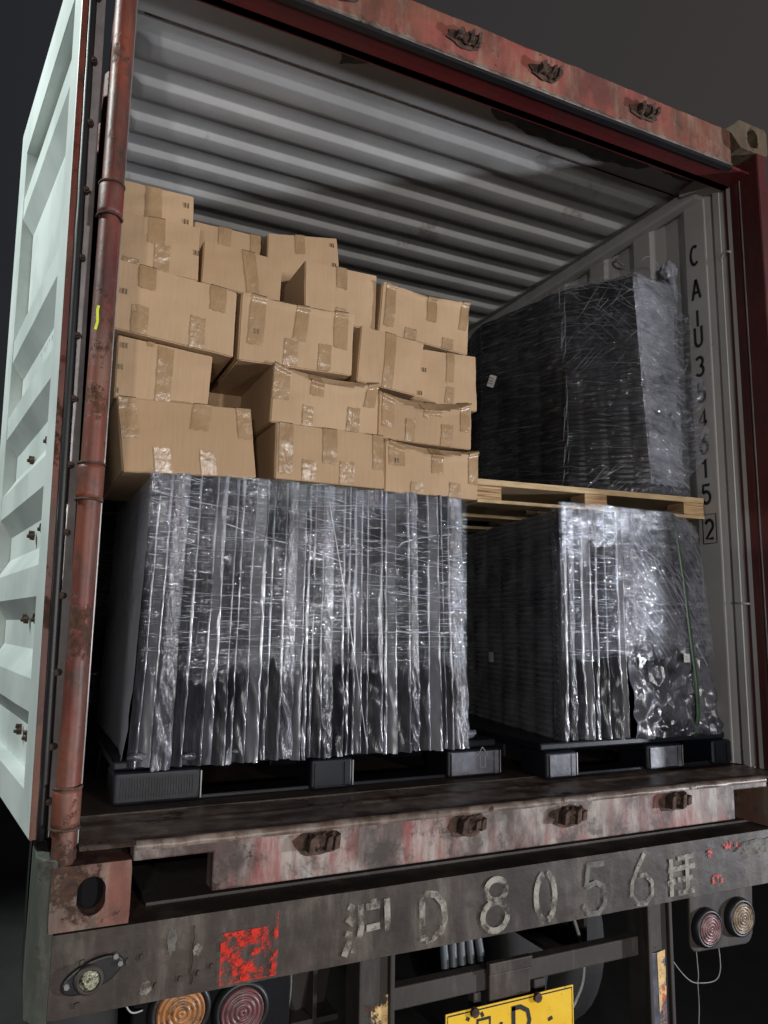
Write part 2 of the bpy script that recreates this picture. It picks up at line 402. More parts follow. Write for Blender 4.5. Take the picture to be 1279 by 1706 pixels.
# corner castings with their oval holes
def casting(x0, x1, z0, z1, y0, y1, mat, side=1):
    m = MB(); cx, cz = (x0 + x1) / 2 + .0, (z0 + z1) / 2; hw, hh = .030, .041
    n = 32; ring = []; out = []
    for k in range(n):
        a = 2 * math.pi * (k + .5) / n; c, s = math.cos(a), math.sin(a)
        yy = s * (hh - hw); 
        ring.append((cx + hw * c, cz + hw * s + (hh - hw) * (1 if s > 0 else -1)))
        k2 = max(abs(c) / ((x1 - x0) / 2), abs(s) / ((z1 - z0) / 2)); out.append((cx + c / k2, cz + s / k2))
    vs = [(a, y0, b) for a, b in out] + [(a, y0, b) for a, b in ring] + [(a, y0 + .05, b) for a, b in ring] + [(a, y1, b) for a, b in out]
    fs = []
    for k in range(n):
        j = (k + 1) % n
        fs += [(k, j, n + j, n + k), (n + k, n + j, 2 * n + j, 2 * n + k), (j, k, 3 * n + k, 3 * n + j)]
    m.add(vs, fs); m.add([(x0, y1, z0), (x1, y1, z0), (x1, y1, z1), (x0, y1, z1)], [(0, 1, 2, 3)])
    # black plate, the shade inside the hole put into its colour
    o = obj('corner_casting', m, mat, con)
    m2 = MB(); m2.box(cx - hw - .01, cx + hw + .01, y0 + .052, y0 + .055, cz - hh - .01, cz + hh + .01)
    obj('casting_cavity', m2, M['dark_void'], o)
    return o
casting(-1.219, -1.052, -.168, -.034, YF - .004, YF + .17, M['casting'])
casting(1.057, 1.219, -.168, -.034, YF - .004, YF + .17, M['casting'])
casting(1.068, 1.235, 2.372, 2.490, YF - .03, YF + .15, M['olive_cast'])
casting(-1.219, -1.057, 2.372, 2.490, YF - .03, YF + .15, M['casting'])
for sx in (-1, 1):
    for z0, z1 in ((-.165, -.05), (2.36, 2.47)):
        m = MB(); m.box(min(sx * 1.219, sx * 1.057), max(sx * 1.219, sx * 1.057), L - .12, L + .058, z0, z1)
        obj('corner_casting', m, M['casting'], con, .006)

# rear posts: rounded nose, with hinge lugs
def post(sx):
    pr = []
    inner, outer = 1.168, 1.222
    pts = [(inner, .03), (inner, YF + .05), (inner + .003, YF + .042)]
    for k in range(9):
        a = math.pi + math.pi * k / 8
        pts.append(((inner + .006 + outer) / 2 + math.cos(a) * (outer - inner - .006) / 2, YF + .03 + math.sin(a) * .028))
    pts += [(outer, YF + .05), (outer - .014, YF + .07), (outer - .014, .03)]
    if sx > 0: pts = [(inner, .03), (inner, -.028), (inner + .006, -.031), (inner + .006, -.037), (inner, -.040), (inner, YF - .028), (inner + .004, YF - .032), (outer - .004, YF - .032), (outer, YF - .028), (outer, .03)]
    m = MB(); N = 60; n = len(pts)
    vs = []
    for j in range(N + 1):
        z = -.036 + (2.372 + .036) * j / N
        for k, (a, b) in enumerate(pts):
            e = .0015 * nz(k * .7, z * 9, sx) if 2 < k < n - 3 and sx < 0 else 0
            vs.append((sx * (a + e), b + e, z))
    fs = [(j * n + k, j * n + k + 1, (j + 1) * n + k + 1, (j + 1) * n + k) for j in range(N) for k in range(n - 1)]
    m.add(vs, fs, sx < 0)
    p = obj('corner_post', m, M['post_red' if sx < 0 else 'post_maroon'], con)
    # edge flange next to the opening: pale scraped rim
    m = MB(); m.box(min(sx * 1.1655, sx * 1.1685), max(sx * 1.1655, sx * 1.1685), YF + .052, YF + .056, .0, 2.30)
    obj('scraped_rim', m, M['gasket_steel'], p)
    for zc in ((.085, .828, 1.552, 2.22) if sx < 0 else ()):
        m = MB(); n2 = 12; vs = []
        for j, (dz, gr) in enumerate([(-.042, .0015), (-.040, .006), (-.03, .007), (.03, .007), (.040, .006), (.042, .0015)]):
            for k in range(n2):
                a = math.pi * .93 + math.pi * 1.14 * k / (n2 - 1)
                vs.append((sx * ((inner + outer) / 2 + .003 + math.cos(a) * ((outer - inner) / 2 + gr - .003)), YF + .03 + math.sin(a) * (.028 + gr), zc + dz))
        fs = [(j * n2 + k, j * n2 + k + 1, (j + 1) * n2 + k + 1, (j + 1) * n2 + k) for j in range(5) for k in range(n2 - 1)]
        m.add(vs, fs, True)
        obj('hinge_lug', m, M['post_red'], p)
        for dz in (-.044, .044):
            m = MB(); m.tube([(sx * ((inner + outer) / 2 + .003 + math.cos(a) * .030), YF + .03 + math.sin(a) * .034, zc + dz) for a in [math.pi * (.95 + 1.1 * k / 10) for k in range(11)]], .0035, 5)
            obj('hinge_weld', m, M['rust'], p)
    return p
pl_ = post(-1); pr_ = post(1)

# walls
def wall(sx):
    prof = [(.0, 1.1675), (.018, 1.1675), (.024, 1.178), (.050, 1.178), (.056, 1.166), (.085, 1.166), (.092, 1.184), (.112, 1.184), (.120, 1.176), (.132, 1.166)]
    y = .138
    while y < L - .1:
        prof += [(y, 1.165), (y + .098, 1.165), (y + .165, 1.199), (y + .236, 1.199)]; y += .303
    prof.append((L, 1.165))
    m = MB(); vs = []
    zs = [0, 2.385]
    for z in zs:
        for (yy, x) in prof: vs.append((sx * x, yy, z))
    n = len(prof)
    m.add(vs, [(i, i + 1, n + i + 1, n + i) for i in range(n - 1)])
    # outer skin
    m2 = MB(); vs = [(sx * (x + .004), yy, z) for z in (-.03, 2.40) for (yy, x) in prof[9:]]
    n2 = len(prof) - 9
    m2.add(vs, [(i, i + 1, n2 + i + 1, n2 + i) for i in range(n2 - 1)])
    wobj = obj('side_wall', m, M['wall'], con)
    obj('outer_skin', m2, M['post_red'], wobj)
    ri = 1.122 if sx > 0 else 1.158
    m = MB(); m.box(min(sx * ri, sx * 1.19), max(sx * ri, sx * 1.19), .13, L, 2.318, 2.376)
    rail = obj('roof_rail', m, M['wall'], con, .012, 3)
    m = MB(); m.prism([(.02, 2.376), (.02, 2.30), (.20, 2.345), (.20, 2.376)], min(sx * 1.10, sx * 1.172), max(sx * 1.10, sx * 1.172), 'x')
    if sx > 0: obj('corner_gusset', m, M['wall'], con, .003)
    m = MB(); m.box(min(sx * 1.17, sx * 1.215), max(sx * 1.17, sx * 1.215), .07, L, -.165, .0)
    obj('bottom_rail', m, M['post_red'], con, .004)
    return wobj, rail
lw, lr = wall(-1); rw, rr = wall(1)
for y in (.62, 1.55):            # lashing rings below the roof rail
    m = MB(); m.tube([(1.165 - .03 * abs(math.sin(a)), y + .028 * math.cos(a), 2.30 - .03 + .03 * math.cos(a) - .02) for a in [math.pi * 2 * k / 14 for k in range(15)]], .005, 6)
    obj('lashing_ring', m, M['gasket_steel'], rr)
m = MB()  # inner column weld seam of the right rear post
m.tube([(1.166, .012 + .05 * k / 4, 2.02 + .012 * math.sin(k)) for k in range(5)], .005, 5); m.tube([(1.168, .02, .60), (1.166, .09, .604)], .004, 5)
obj('weld_seam', m, M['wall'], rw)
# end wall
m = MB(); vs = []; prof = []; x = -1.165
while x < 1.16: prof += [(x, L), (x + .1, L), (x + .15, L + .04), (x + .24, L + .04)]; x += .29
vs = [(min(a, 1.165), b, z) for z in (0, 2.38) for a, b in prof]; n = len(prof)
m.add(vs, [(i, i + 1, n + i + 1, n + i) for i in range(n - 1)]); obj('front_wall', m, M['wall'], con)

# roof: flat plate, then cross ribs with rounded ends
m = MB(); m.add([(-1.17, .03, 2.388), (1.17, .03, 2.388), (1.17, .248, 2.388), (-1.17, .248, 2.388)], [(0, 1, 2, 3)])
rp = obj('roof_plate', m, M['plate_ceiling'], con)
m = MB()
m.tube([(-1.12 + 2.24 * k / 30, .250 + .001 * math.sin(k), 2.386 + .0008 * nz(k, 2)) for k in range(31)], .0035, 5)
obj('roof_seam', m, M['rust'], rp)
M['peel'] = simple('peeled_dark_patch', (.10, .098, .095), .75, 0, 20, .3, .003, .3, .3)
for poly in ([(-.533, .086), (-.471, .096), (-.398, .131), (-.426, .149), (-.485, .184), (-.506, .137)],
             [(.083, .102), (.185, .080), (.315, .075), (.475, .070), (.626, .075), (.758, .085), (.881, .137), (.838, .177), (.721, .19), (.645, .211), (.533, .188), (.442, .204), (.374, .192), (.307, .198), (.206, .174), (.154, .177), (.107, .155)],
             [(.936, .142), (1.047, .118), (1.142, .109), (1.117, .151), (1.016, .153)]):
    q = []
    for k, a in enumerate(poly):
        b = poly[(k + 1) % len(poly)]
        for f_ in range(5): x, y = a[0] + (b[0] - a[0]) * f_ / 5, a[1] + (b[1] - a[1]) * f_ / 5; q.append((x + .012 * nz(x * 25, y * 25), y + .012 * nz(x * 25, y * 25, 5)))
    m = MB(); m.add([(x, y, 2.3872) for x, y in q] , [tuple(range(len(q)))]); obj('peeled_patch', m, M['peel'], rp, recalc=False)
ycols = [(.25, 0)]; y = .332
while y < L - .2:
    ycols += [(y - .002, 0), (y + .004, .10), (y + .014, .90), (y + .022, 1), (y + .085, 1), (y + .095, .92), (y + .125, .08), (y + .135, 0)]; y += .2065
ycols.append((L, 0))
xs = [-1.17, -1.135, -1.125, -1.11, -1.095, -1.085, -1.07] + [-1.0 + .1 * k for k in range(21)] + [1.07, 1.085, 1.095, 1.11, 1.125, 1.135, 1.17]
def roofz(x, h): 
    e = sstep(0, 1, (1.128 - abs(x)) / .05)
    return 2.392 - .023 * h * e + .0012 * nz(x * 3, h)
vs = [(x, yy, roofz(x, h) + .0015 * nz(x * 2, yy * 3)) for yy, h in ycols for x in xs]
W = len(xs); fs = [(j * W + i, j * W + i + 1, (j + 1) * W + i + 1, (j + 1) * W + i) for j in range(len(ycols) - 1) for i in range(W - 1)]
m = MB().add(vs, fs, True); roof = obj('ribbed_roof', m, M['ceiling'], con)
m = MB(); m.box(-1.19, 1.19, .0, L, 2.425, 2.43); obj('roof_top', m, M['post_red'], roof)

# stencilled number on the right wall (strokes in a 0..1 cell)
def arc(cx, cy, rx, ry, a0, a1, n=12): return [(cx + rx * math.cos(R(a0 + (a1 - a0) * k / n)), cy + ry * math.sin(R(a0 + (a1 - a0) * k / n))) for k in range(n + 1)]
GL = {
 'C': [arc(.5, .5, .42, .46, 48, 312, 16)],
 'A': [[(.05, 0), (.5, 1)], [(.5, 1), (.95, 0)], [(.22, .33), (.78, .33)]],
 'I': [[(.5, 0), (.5, 1)]],
 'U': [[(.12, 1), (.12, .3)] + arc(.5, .3, .38, .28, 180, 360, 10) + [(.88, 1)]],
 '3': [arc(.45, .74, .38, .24, 150, -80, 12), arc(.45, .26, .42, .26, 85, -150, 12)],
 '5': [[(.88, .97), (.2, .97), (.14, .56)], [(.14, .56)] + arc(.46, .32, .42, .31, 110, -150, 12)],
 '4': [[(.72, 0), (.72, 1), (.05, .3), (.98, .3)]],
 '6': [[(.75, .98)] + arc(.5, .3, .40, .30, 150, 510, 18)],
 '1': [[(.2, .78), (.55, 1), (.55, 0)]],
 '2': [arc(.48, .70, .40, .28, 165, -35, 10) + [(.1, .03), (.9, .03)]],
}
zs = [(2.139, 2.035), (1.985, 1.882), (1.846, 1.760), (1.772, 1.672), (1.640, 1.545), (1.524, 1.430), (1.410, 1.320), (1.305, 1.212), (1.200, 1.108), (1.094, 1.002)]
for ch, (za, zb) in zip('CAIU354615', zs):
    m = MB(); yc = .190
    for st in GL[ch]:
        m.ribbon([(a * .046, b * (za - zb - .014)) for a, b in st], .0135, lambda a, b: (1.1632, yc + .023 - a, zb + .007 + b))
    o = obj('stencil_character', m, M['black_mark'], rw, recalc=False)
m = MB()
for st in GL['2']: m.ribbon([(a * .044, b * .08) for a, b in st], .013, lambda a, b: (1.1632, .205 - a, .862 + b))
m.ribbon([(0, 0), (.066, 0), (.066, .118), (0, .118), (0, 0)], .005, lambda a, b: (1.1630, .216 - a, .845 + b))
obj('stencil_character', m, M['black_mark'], rw, recalc=False)
for y0, z0, z1 in ((.238, 1.32, 2.02), ):
    pass

# ---- doors. local frame: s along the door from the hinge, p towards the container, z up
def door(sx):
    a = R(7.9) if sx < 0 else R(2.5)
    def P(s, p, z):        # inner face at p = 0 (looks away from the container), outer face at p = .05
        nx = -1.268 - .0155 * z if sx < 0 else -1.30
        X = nx - s * math.sin(a) + p * math.cos(a); Y = -.005 + s * math.cos(a) + p * math.sin(a)
        return (-X if sx > 0 else X, Y, z)
    def pbox(m, s0, s1, p0, p1, z0, z1):
        vs = [P(s, p, z) for s in (s0, s1) for p in (p0, p1) for z in (z0, z1)]
        m.add(vs, [(0, 1, 3, 2), (4, 6, 7, 5), (0, 4, 5, 1), (2, 3, 7, 6), (0, 2, 6, 4), (1, 5, 7, 3)])
    Z0, Z1, S1, D = .004, 2.405, 1.145, .045
    m = MB()
    pbox(m, 0.004, .115, 0, D, Z0, Z1); pbox(m, .99, S1, 0, D, Z0, Z1)
    pbox(m, .115, .99, .0, D, Z1 - .16, Z1); pbox(m, .115, .99, 0, D, Z0, .10)
    d = obj('door', m, M['door_white'], con, .003); d['label'] = 'swung open door showing its pale green ribbed inner face' if sx < 0 else 'door folded back along the side'
    # corrugated panel: peaks stand out to the inner plane
    peaks = [2.022, 1.461, 1.175, .885, .60, .315]
    zz = [(.10, 1), ]
    for pk in sorted(peaks):
        zz += [(pk - .100, 1), (pk - .04, .06), (pk + .04, .06), (pk + .105, 1)]
    zz.append((Z1 - .16, 1))
    m = MB(); ns = 26
    vs = []
    for z, dd in zz:
        for i in range(ns + 1):
            s = .115 + .875 * i / ns
            vs.append(P(s, .002 + dd * .040 + .0015 * nz(s * 4, z * 3), z + .0))
    W = ns + 1
    m.add(vs, [(j * W + i, j * W + i + 1, (j + 1) * W + i + 1, (j + 1) * W + i) for j in range(len(zz) - 1) for i in range(ns)])
    obj('corrugated_panel', m, M['door_white'], d)
    m = MB(); pbox(m, 0, .0035, .001, .016, Z0, Z1); pbox(m, .002, S1, D + .001, D + .006, Z0, Z1)
    obj('red_edge', m, M['post_red'], d)
    m = MB()
    q = [P(-.006 - .004 * math.sin(z * 2.1), .026, z) for z in [Z0 + (Z1 - Z0) * k / 60 for k in range(61)]]
    m.tube(q, [.0105 + .0015 * nz(k * .5, 1) for k in range(61)], 10); obj('gasket', m, M['rubber'], d)
    m = MB(); pbox(m, -.004, .0, .0355, .058, Z0 + .02, Z1)
    gs = obj('gasket_strip', m, M['gasket_steel'], d)
    for z in [.088, .21, .379, .559, .711, .877, 1.044, 1.208, 1.415, 1.6, 1.79, 1.97, 2.16]:
        m = MB(); c0 = Vector(P(-.012, .036, z)); m.tube([c0 + Vector((0, -.008, 0)), c0 + Vector((0, .010, 0))], [.0085, .0085], 7, False)
        m.tube([c0 + Vector((0, -.014, 0)), c0 + Vector((0, -.006, 0))], [.005, .006], 6, False)
        obj('strip_bolt', m, M['bolt'], d)
    # through bolts of the lock gear on the inner face
    if sx < 0:
        for s, z in [(.27, .99), (.55, .985), (.27, .745), (.45, .742), (.45, .645), (.27, .645), (.28, .50), (.46, .50), (.30, .19), (.20, .128), (.45, .19)]:
            m = MB(); k0 = random.random() * 6
            dd = .036
            c0 = Vector(P(s, dd, z)); n_ = Vector(P(s, dd - .02, z)) - c0
            m.tube([c0, c0 + n_ * .6], [.011, .010], 6, False); m.tube([c0 + n_ * .2, c0 + n_ * 1.0], [.006, .005], 6, False)
            m.tube([c0 + Vector((0, .012, .01)), c0 + Vector((0, .014, .012)) + n_ * .8], [.008, .007], 5, False)
            obj('lock_bolt', m, M['rust'], d)
        m = MB(); rnd = random.Random(3)
        for row, (s0, s1, z0) in enumerate([(.16, .62, 1.335), (.18, .70, 1.262)]):
            s = s0
            while s < s1:
                pts = [(s + .005 * k, z0 + (s - s0) * .0 + rnd.uniform(-.014, .014)) for k in range(4)]
                m.ribbon(pts, .003, lambda a_, b_: P(a_, .0410 , b_)); s += rnd.choice([.026, .03, .05])
        obj('pen_writing', m, M['pen'], d, recalc=False)
        m = MB(); m.ribbon([(0, 1.20), (.004, 1.22), (.002, 1.25), (0.004, 1.262)], .006, lambda a_, b_: (-1.214 + a_, YF + .002, b_))
        obj('yellow_tag', m, simple('yellow_tag_plastic', (.55, .65, .02), .5), pl_, recalc=False)
    return d
door(-1); door(1)

# ------------------------------------------------------------------ trailer
tr = thing('semi_trailer', (0, YF, -1.4), 'grimy dark trailer chassis with stencilled rear beam under the container', 'trailer')
m = MB()
def beamf(u, v):
    x = -1.208 + 2.43 * u; z = -.343 + .170 * v
    return (x, YF - .002 + .0025 * nz(x * 5, z * 8) + .001 * nz(x * 30, z * 30), z - .004 * (1 - u) * 0)
m.grid(240, 16, beamf)
m.add([(-1.208, YF - .002, -.173), (1.222, YF - .002, -.173), (1.222, .12, -.173), (-1.208, .12, -.173)], [(0, 1, 2, 3)])
m.add([(-1.208, YF - .002, -.343), (1.222, YF - .002, -.343), (1.222, .02, -.343), (-1.208, .02, -.343)], [(0, 1, 2, 3)])
beam = obj('rear_beam', m, M['beam'], tr)
m = MB(); m.add([(x, y, z) for z in (-.355, -.02) for (x, y) in ((-1.207, YF), (-1.232, YF + .012), (-1.252, YF + .05), (-1.252, YF + .28), (-1.222, YF + .28), (-1.222, YF + .02))],
    [(0, 1, 7, 6), (1, 2, 8, 7), (2, 3, 9, 8), (3, 4, 10, 9), (4, 5, 11, 10), (5, 0, 6, 11), (5, 4, 3, 2, 1, 0), (6, 7, 8, 9, 10, 11)])
obj('end_plate', m, M['olive'], tr, .003)
# stencilled characters on the beam
ST = dict(
 D=([[(-0.306, -0.205), (-0.305, -0.321)], [(-0.30, -0.205), (-0.266, -0.21), (-0.242, -0.236), (-0.236, -0.275), (-0.247, -0.303), (-0.271, -0.317), (-0.295, -0.321)]], .018, 'white_mark'),
 E8=([arc(-.072, -.224, .033, .028, 0, 360, 18), arc(-.076, -.292, .041, .037, 0, 360, 18)], .017, 'white_mark'),
 O=([arc(.096, -.264, .033, .064, 100, 262, 12), arc(.096, -.264, .033, .064, 282, 440, 12)], .018, 'white_mark'),
 F5=([[(0.251, -0.196), (0.315, -0.198)], [(0.255, -0.195), (0.244, -0.257)], [(0.244, -0.257), (0.281, -0.248), (0.308, -.262), (0.317, -0.288), (0.312, -0.313), (0.289, -0.334), (0.251, -0.331), (0.231, -0.305)]], .016, 'faint_mark'),
 S6=([[(0.475, -0.188), (0.444, -0.23), (0.422, -0.269), (0.418, -0.303), (0.442, -0.330), (0.476, -0.332), (0.502, -0.311), (0.503, -0.275), (0.477, -0.25), (0.452, -0.250)]], .014, 'white_mark'),
 G=([[(0.584, -0.217), (0.583, -0.328)], [(0.613, -0.218), (0.683, -0.217)], [(0.57, -0.249), (0.687, -0.246)], [(0.609, -0.282), (0.674, -0.281)], [(0.567, -0.288), (0.598, -0.284)], [(0.609, -0.321), (0.679, -0.319)], [(0.651, -0.219), (0.65, -0.319)]], .016, 'white_mark'),
 Y=([[(-0.518, -0.206), (-0.503, -0.214)], [(-0.521, -0.234), (-0.501, -0.250)], [(-0.525, -0.27), (-0.504, -0.279)], [(-0.485, -0.205), (-0.482, -0.261), (-0.487, -0.285), (-0.503, -0.319)], [(-0.513, -0.286), (-0.528, -0.322)], [(-0.470, -0.214), (-0.431, -0.213)], [(-0.449, -0.196), (-0.449, -0.222)], [(-0.468, -0.265), (-0.430, -0.263)], [(-0.411, -0.200), (-0.407, -0.279)]], .017, 'white_mark'))
for k, (L_, wd, mt) in ST.items():
    m = MB()
    for i, st in enumerate(L_): m.ribbon(st, wd, lambda a, b, i=i: (a, YF - .0062 - .0003 * i, b))
    obj('stencil_character', m, M[mt], beam, recalc=False)
def patch(name, x0, x1, z0, z1, mat, parent, y=YF - .0066, n=1):
    m = MB()
    if name == 'paint_spot':
        q = [((x0 + x1) / 2 + (x1 - x0) / 2 * math.cos(a) * (1 + .5 * nz(math.cos(a) * 3, math.sin(a) * 3, x0 * 50)), y, (z0 + z1) / 2 + (z1 - z0) / 2 * math.sin(a) * (1 + .5 * nz(math.cos(a) * 3, math.sin(a) * 3, z0 * 90))) for a in [2 * math.pi * k / 26 for k in range(26)]]
        m.add(q, [tuple(range(26))])
    else: m.add([(x0, y, z0), (x1, y, z0), (x1, y, z1), (x0, y, z1)], [(0, 1, 2, 3)])
    return obj(name, m, M[mat], parent, recalc=False)
patch('reflective_tape', -.842, -.702, -.335, -.222, 'red_tape', beam)
patch('reflective_tape', -.708, -.702, -.222, -.185, 'red_tape', beam)
patch('paint_spot', .745, .765, -.235, -.195, 'red_spot', beam)
patch('paint_spot', .82, .90, -.22, -.185, 'red_spot', beam, YF - .0070)
patch('paint_spot', .76, .81, -.32, -.285, 'red_spot', beam)
patch('paint_spot', .88, 1.1, -.245, -.195, 'faint_mark', beam, YF - .0074)
patch('paint_spot', -.965, -.945, -.25, -.19, 'faint_mark', beam)
patch('paint_spot', -1.02, -.995, -.325, -.295, 'white_mark', beam)
patch('paint_spot', -.905, -.885, -.26, -.235, 'white_mark', beam)
# side marker light
m = MB(); pts = []
for k in range(28):
    a = 2 * math.pi * k / 28; pts.append((-1.122 + .062 * math.cos(a) + .010 * math.sin(a), -.262 + .034 * math.sin(a) + .012 * math.cos(a)))
m.prism(pts, YF - .014, YF, 'y'); ml = obj('marker_light', m, M['rubber'], tr, .004)
m = MB(); m.lathe([(.030, 0), (.030, .012), (.026, .018), (.022, .018), (.021, .012)], (-1.130, YF - .012, -.266)); obj('bezel', m, M['dark_steel'], ml)
t = NT('dusty_lens'); hh = t.vor(130); c = t.mix(t.ramp(t.noise(70, 5, .8), .45, .6), (.34, .33, .24), (.04, .035, .02))
M['lens_clear'] = t.done(t.pbr(c, .3, 0, t.bump(hh, .8, .004), .6))
m = MB(); m.lathe([(.022, .008), (.020, .015), (.014, .020), (.007, .0225), (.0001, .023)], (-1.130, YF - .012, -.266), n=24); obj('lens', m, M['lens_clear'], ml)
m = MB()
for dx, dz in ((-.052, -.012), (.045, .034), (.055, .018)):
    m.tube([(-1.122 + dx, YF - .012, -.262 + dz), (-1.122 + dx, YF - .022, -.262 + dz)], .006, 6, False)
obj('screw', m, M['gasket_steel'], ml)
# weld tabs, bolt heads and cracks along the beam
rnd = random.Random(5)
for x, z in [(-.985, -.31), (-.93, -.305), (-.89, -.30), (-1.05, -.25), (-1.02, -.245), (-1.15, -.32), (-1.145, -.235), (-.86, -.29)]:
    m = MB(); q = []
    for k in range(9):
        a = 2 * math.pi * k / 9; r = 1 + .5 * nz(k * 1.3, x * 9); q.append((x + .005 * r * math.cos(a), z + .007 * r * math.sin(a)))
    m.prism(q, YF - .007, YF - .001, 'y'); obj('weld_scar', m, M['beam'], beam)
for x in (-.905,):
    m = MB(); m.tube([(x + .006 * nz(k * .8, x * 20), YF - .004, -.195 - .014 * k) for k in range(10)], .0012, 5); obj('weld_scar', m, M['bolt'], beam)
# dark shelf between beam and container (twist-lock bed)
m = MB(); m.box(-1.0, 1.22, .0, .30, -.176, -.166); m.box(-1.2, 1.2, .13, .15, -.34, -.176)
obj('bed_plate', m, M['dark_steel'], tr)
# uprights below
def upright(x0, x1, zb):
    m = MB(); m.box(x0, x1, -.06, .02, zb, -.3435)
    m.box(x0 - .002, x0 + .012, -.075, -.058, zb, -.3435); m.box(x1 - .012, x1 + .002, -.075, -.058, zb, -.3435)
    return obj('upright_post', m, M['dark_steel'], tr, .003)
u1 = upright(-.468, -.370, -1.0); u2 = upright(.512, .610, -1.0)
m = MB(); m.add([(-.432, -.0625, -1.0), (-.384, -.0625, -1.0), (-.378, -.0625, -.452), (-.430, -.0625, -.462)], [(0, 1, 2, 3)]); obj('worn_marking', m, M['yellow_spot'], u1, recalc=False)
m = MB(); m.box(.530, .585, -.066, -.0605, -.9, -.50)
sx_ = obj('worn_marking', m, M['plastic_face'], u2, .002)
m = MB(); m.add([(.555, -.0675, -.9), (.582, -.0675, -.9), (.583, -.0675, -.495), (.550, -.0675, -.50)], [(0, 1, 2, 3)]); obj('reflective_tape', m, M['yellow_spot'], u2, recalc=False)
m = MB(); m.add([(.560, -.0685, -.9), (.580, -.0685, -.9), (.578, -.0685, -.60), (.566, -.0685, -.60)], [(0, 1, 2, 3)]); obj('reflective_tape', m, M['red_spot'], u2, recalc=False)
m = MB(); m.add([(-.326, -.03, -.545), (-.326, -.03, -.492), (.52, -.03, -.502), (.576, -.03, -.505), (.576, -.03, -.56), (-.326, -.03, -.552)][:2] + [(.576, -.03, -.503), (.576, -.03, -.560)], [(0, 1, 2, 3)])
m = MB(); m.box(-.370, .512, -.03, .01, -.515, -.459); m.box(-.10, -.075, -.032, .0, -.60, -.515); m.box(.105, .145, -.034, .0, -.62, -.515)
cb = obj('crossbar', m, M['dark_steel'], tr, .004)
m = MB(); m.box(-.062, .085, -.055, -.034, -.468, -.437); m.box(-.060, .080, -.05, -.036, -.545, -.468)
obj('plate_bracket', m, M['beam'], tr, .003)
# hoses
m = MB()
for k in range(5):
    x = -.158 + .031 * k; m.tube([(x + .004 * math.sin(q * .7 + k), .06 - .008 * q, -.34 - .035 * q) for q in range(6)], .0125, 8)
    obj('air_hose', m, M['hose'], tr); m = MB()
# licence plate
t = NT('yellow_plate'); c = t.mix(t.ramp(t.noise(30, 7, .75), .60, .68), (.72, .43, .02), (.12, .075, .02))
c = t.mix(t.ramp(t.noise(5, 4), .3, .7, 0, .5), c, (.80, .55, .06)); M['plate'] = t.done(t.pbr(c, .4, 0, t.bump(t.noise(6, 3), .4, .02)))
X0, X1, ZT, ZB, YP = -.214, .216, -.531, -.751, -.072
DX, DZ = -.062, .061
m = MB(); m.box(X0, X1, YP, YP + .004, ZB, ZT); pl = obj('licence_plate', m, M['plate'], tr, .002)
m = MB(); m.ribbon([(X0 + .006, ZB + .006), (X1 - .006, ZB + .006), (X1 - .006, ZT - .006), (X0 + .006, ZT - .006), (X0 + .006, ZB + .006)], .004, lambda a, b: (a, YP - .001, b)); obj('plate_border', m, M['black_mark'], pl, recalc=False)
def pch(sts, wd):
    m = MB()
    for st in sts: m.ribbon(st, wd, lambda a, b: (a * 1.0 + DX, YP - .0015, b + DZ))
    obj('plate_character', m, M['black_mark'], pl, recalc=False)
pch([[(-.088, -.612), (-.078, -.618)], [(-.092, -.634), (-.080, -.642)], [(-.092, -.690), (-.076, -.655)], [(-.040, -.606), (-.034, -.618)], [(-.060, -.692), (-.052, -.660), (-.052, -.624), (-.012, -.624), (-.012, -.652), (-.052, -.652)]], .009)
pch([arc(.025, -.648, .003, .003, 0, 360, 8)], .006)
pch([[(.066, -.700), (.066, -.612)], [(.060, -.616), (.090, -.616), (.114, -.630), (.120, -.655), (.112, -.684), (.088, -.697), (.060, -.697)]], .013)
pch([[(.185, -.668), (.20, -.664)]], .010)
pch([[(-.13, -.72), (-.13, -.79), (-.09, -.79), (-.09, -.72), (-.13, -.72)]], .014)
for x in (-.125, .085):
    m = MB(); m.tube([(x, YP - .01, -.540), (x, YP + .002, -.540)], .013, 7, False)
    obj('plate_screw', m, M['rust'], pl)
# lamp clusters
def lens_mat(name, c1, c2):
    t = NT(name); c = t.mix(t.ramp(t.noise(25, 6, .7), .3, .7), c1, c2)
    c = t.mix(t.ramp(t.noise(60, 6, .8), .50, .62, 0, .85), c, (.045, .035, .028)); return t.done(t.pbr(c, .35, 0, None, .5))
M['amber'] = lens_mat('amber_lens', (.38, .16, .05), (.25, .12, .055)); M['lens_red'] = lens_mat('dusty_red_lens', (.16, .055, .06), (.12, .06, .062))
M['lens_pink'] = lens_mat('faded_pink_lens', (.24, .13, .135), (.17, .085, .09)); M['lens_tan'] = lens_mat('faded_tan_lens', (.28, .20, .13), (.20, .145, .10))
def tail_lamp(x, z, r, mat, y, nm, parent):
    m = MB(); m.lathe([(r * 1.32, 0), (r * 1.32, .012), (r * 1.22, .024), (r * 1.08, .026), (r * 1.02, .016)], (x, y, z)); o = obj('tail_lamp', m, M['rubber'], parent); o['label'] = nm
    prof_ = [(r * 1.02, .014), (r, .024)]
    N = 44
    for k in range(N + 1):
        q = 1 - k / N; ring = abs(math.sin(q * math.pi * 4.5)) ** .5
        prof_.append((max(r * .96 * q, .0002), .022 + .006 * ring + .004 * (1 - q)))
    m = MB(); m.lathe(prof_, (x, y, z)); obj('lens', m, M[mat], o)
lb = MB(); lb.prism([(-1.02, -.352), (-.64, -.352), (-.64, -.56), (-.66, -.58), (-1.0, -.58), (-1.02, -.56)], -.03, -.018, 'y'); b1 = obj('lamp_bracket', lb, M['dark_void'], tr, .004)
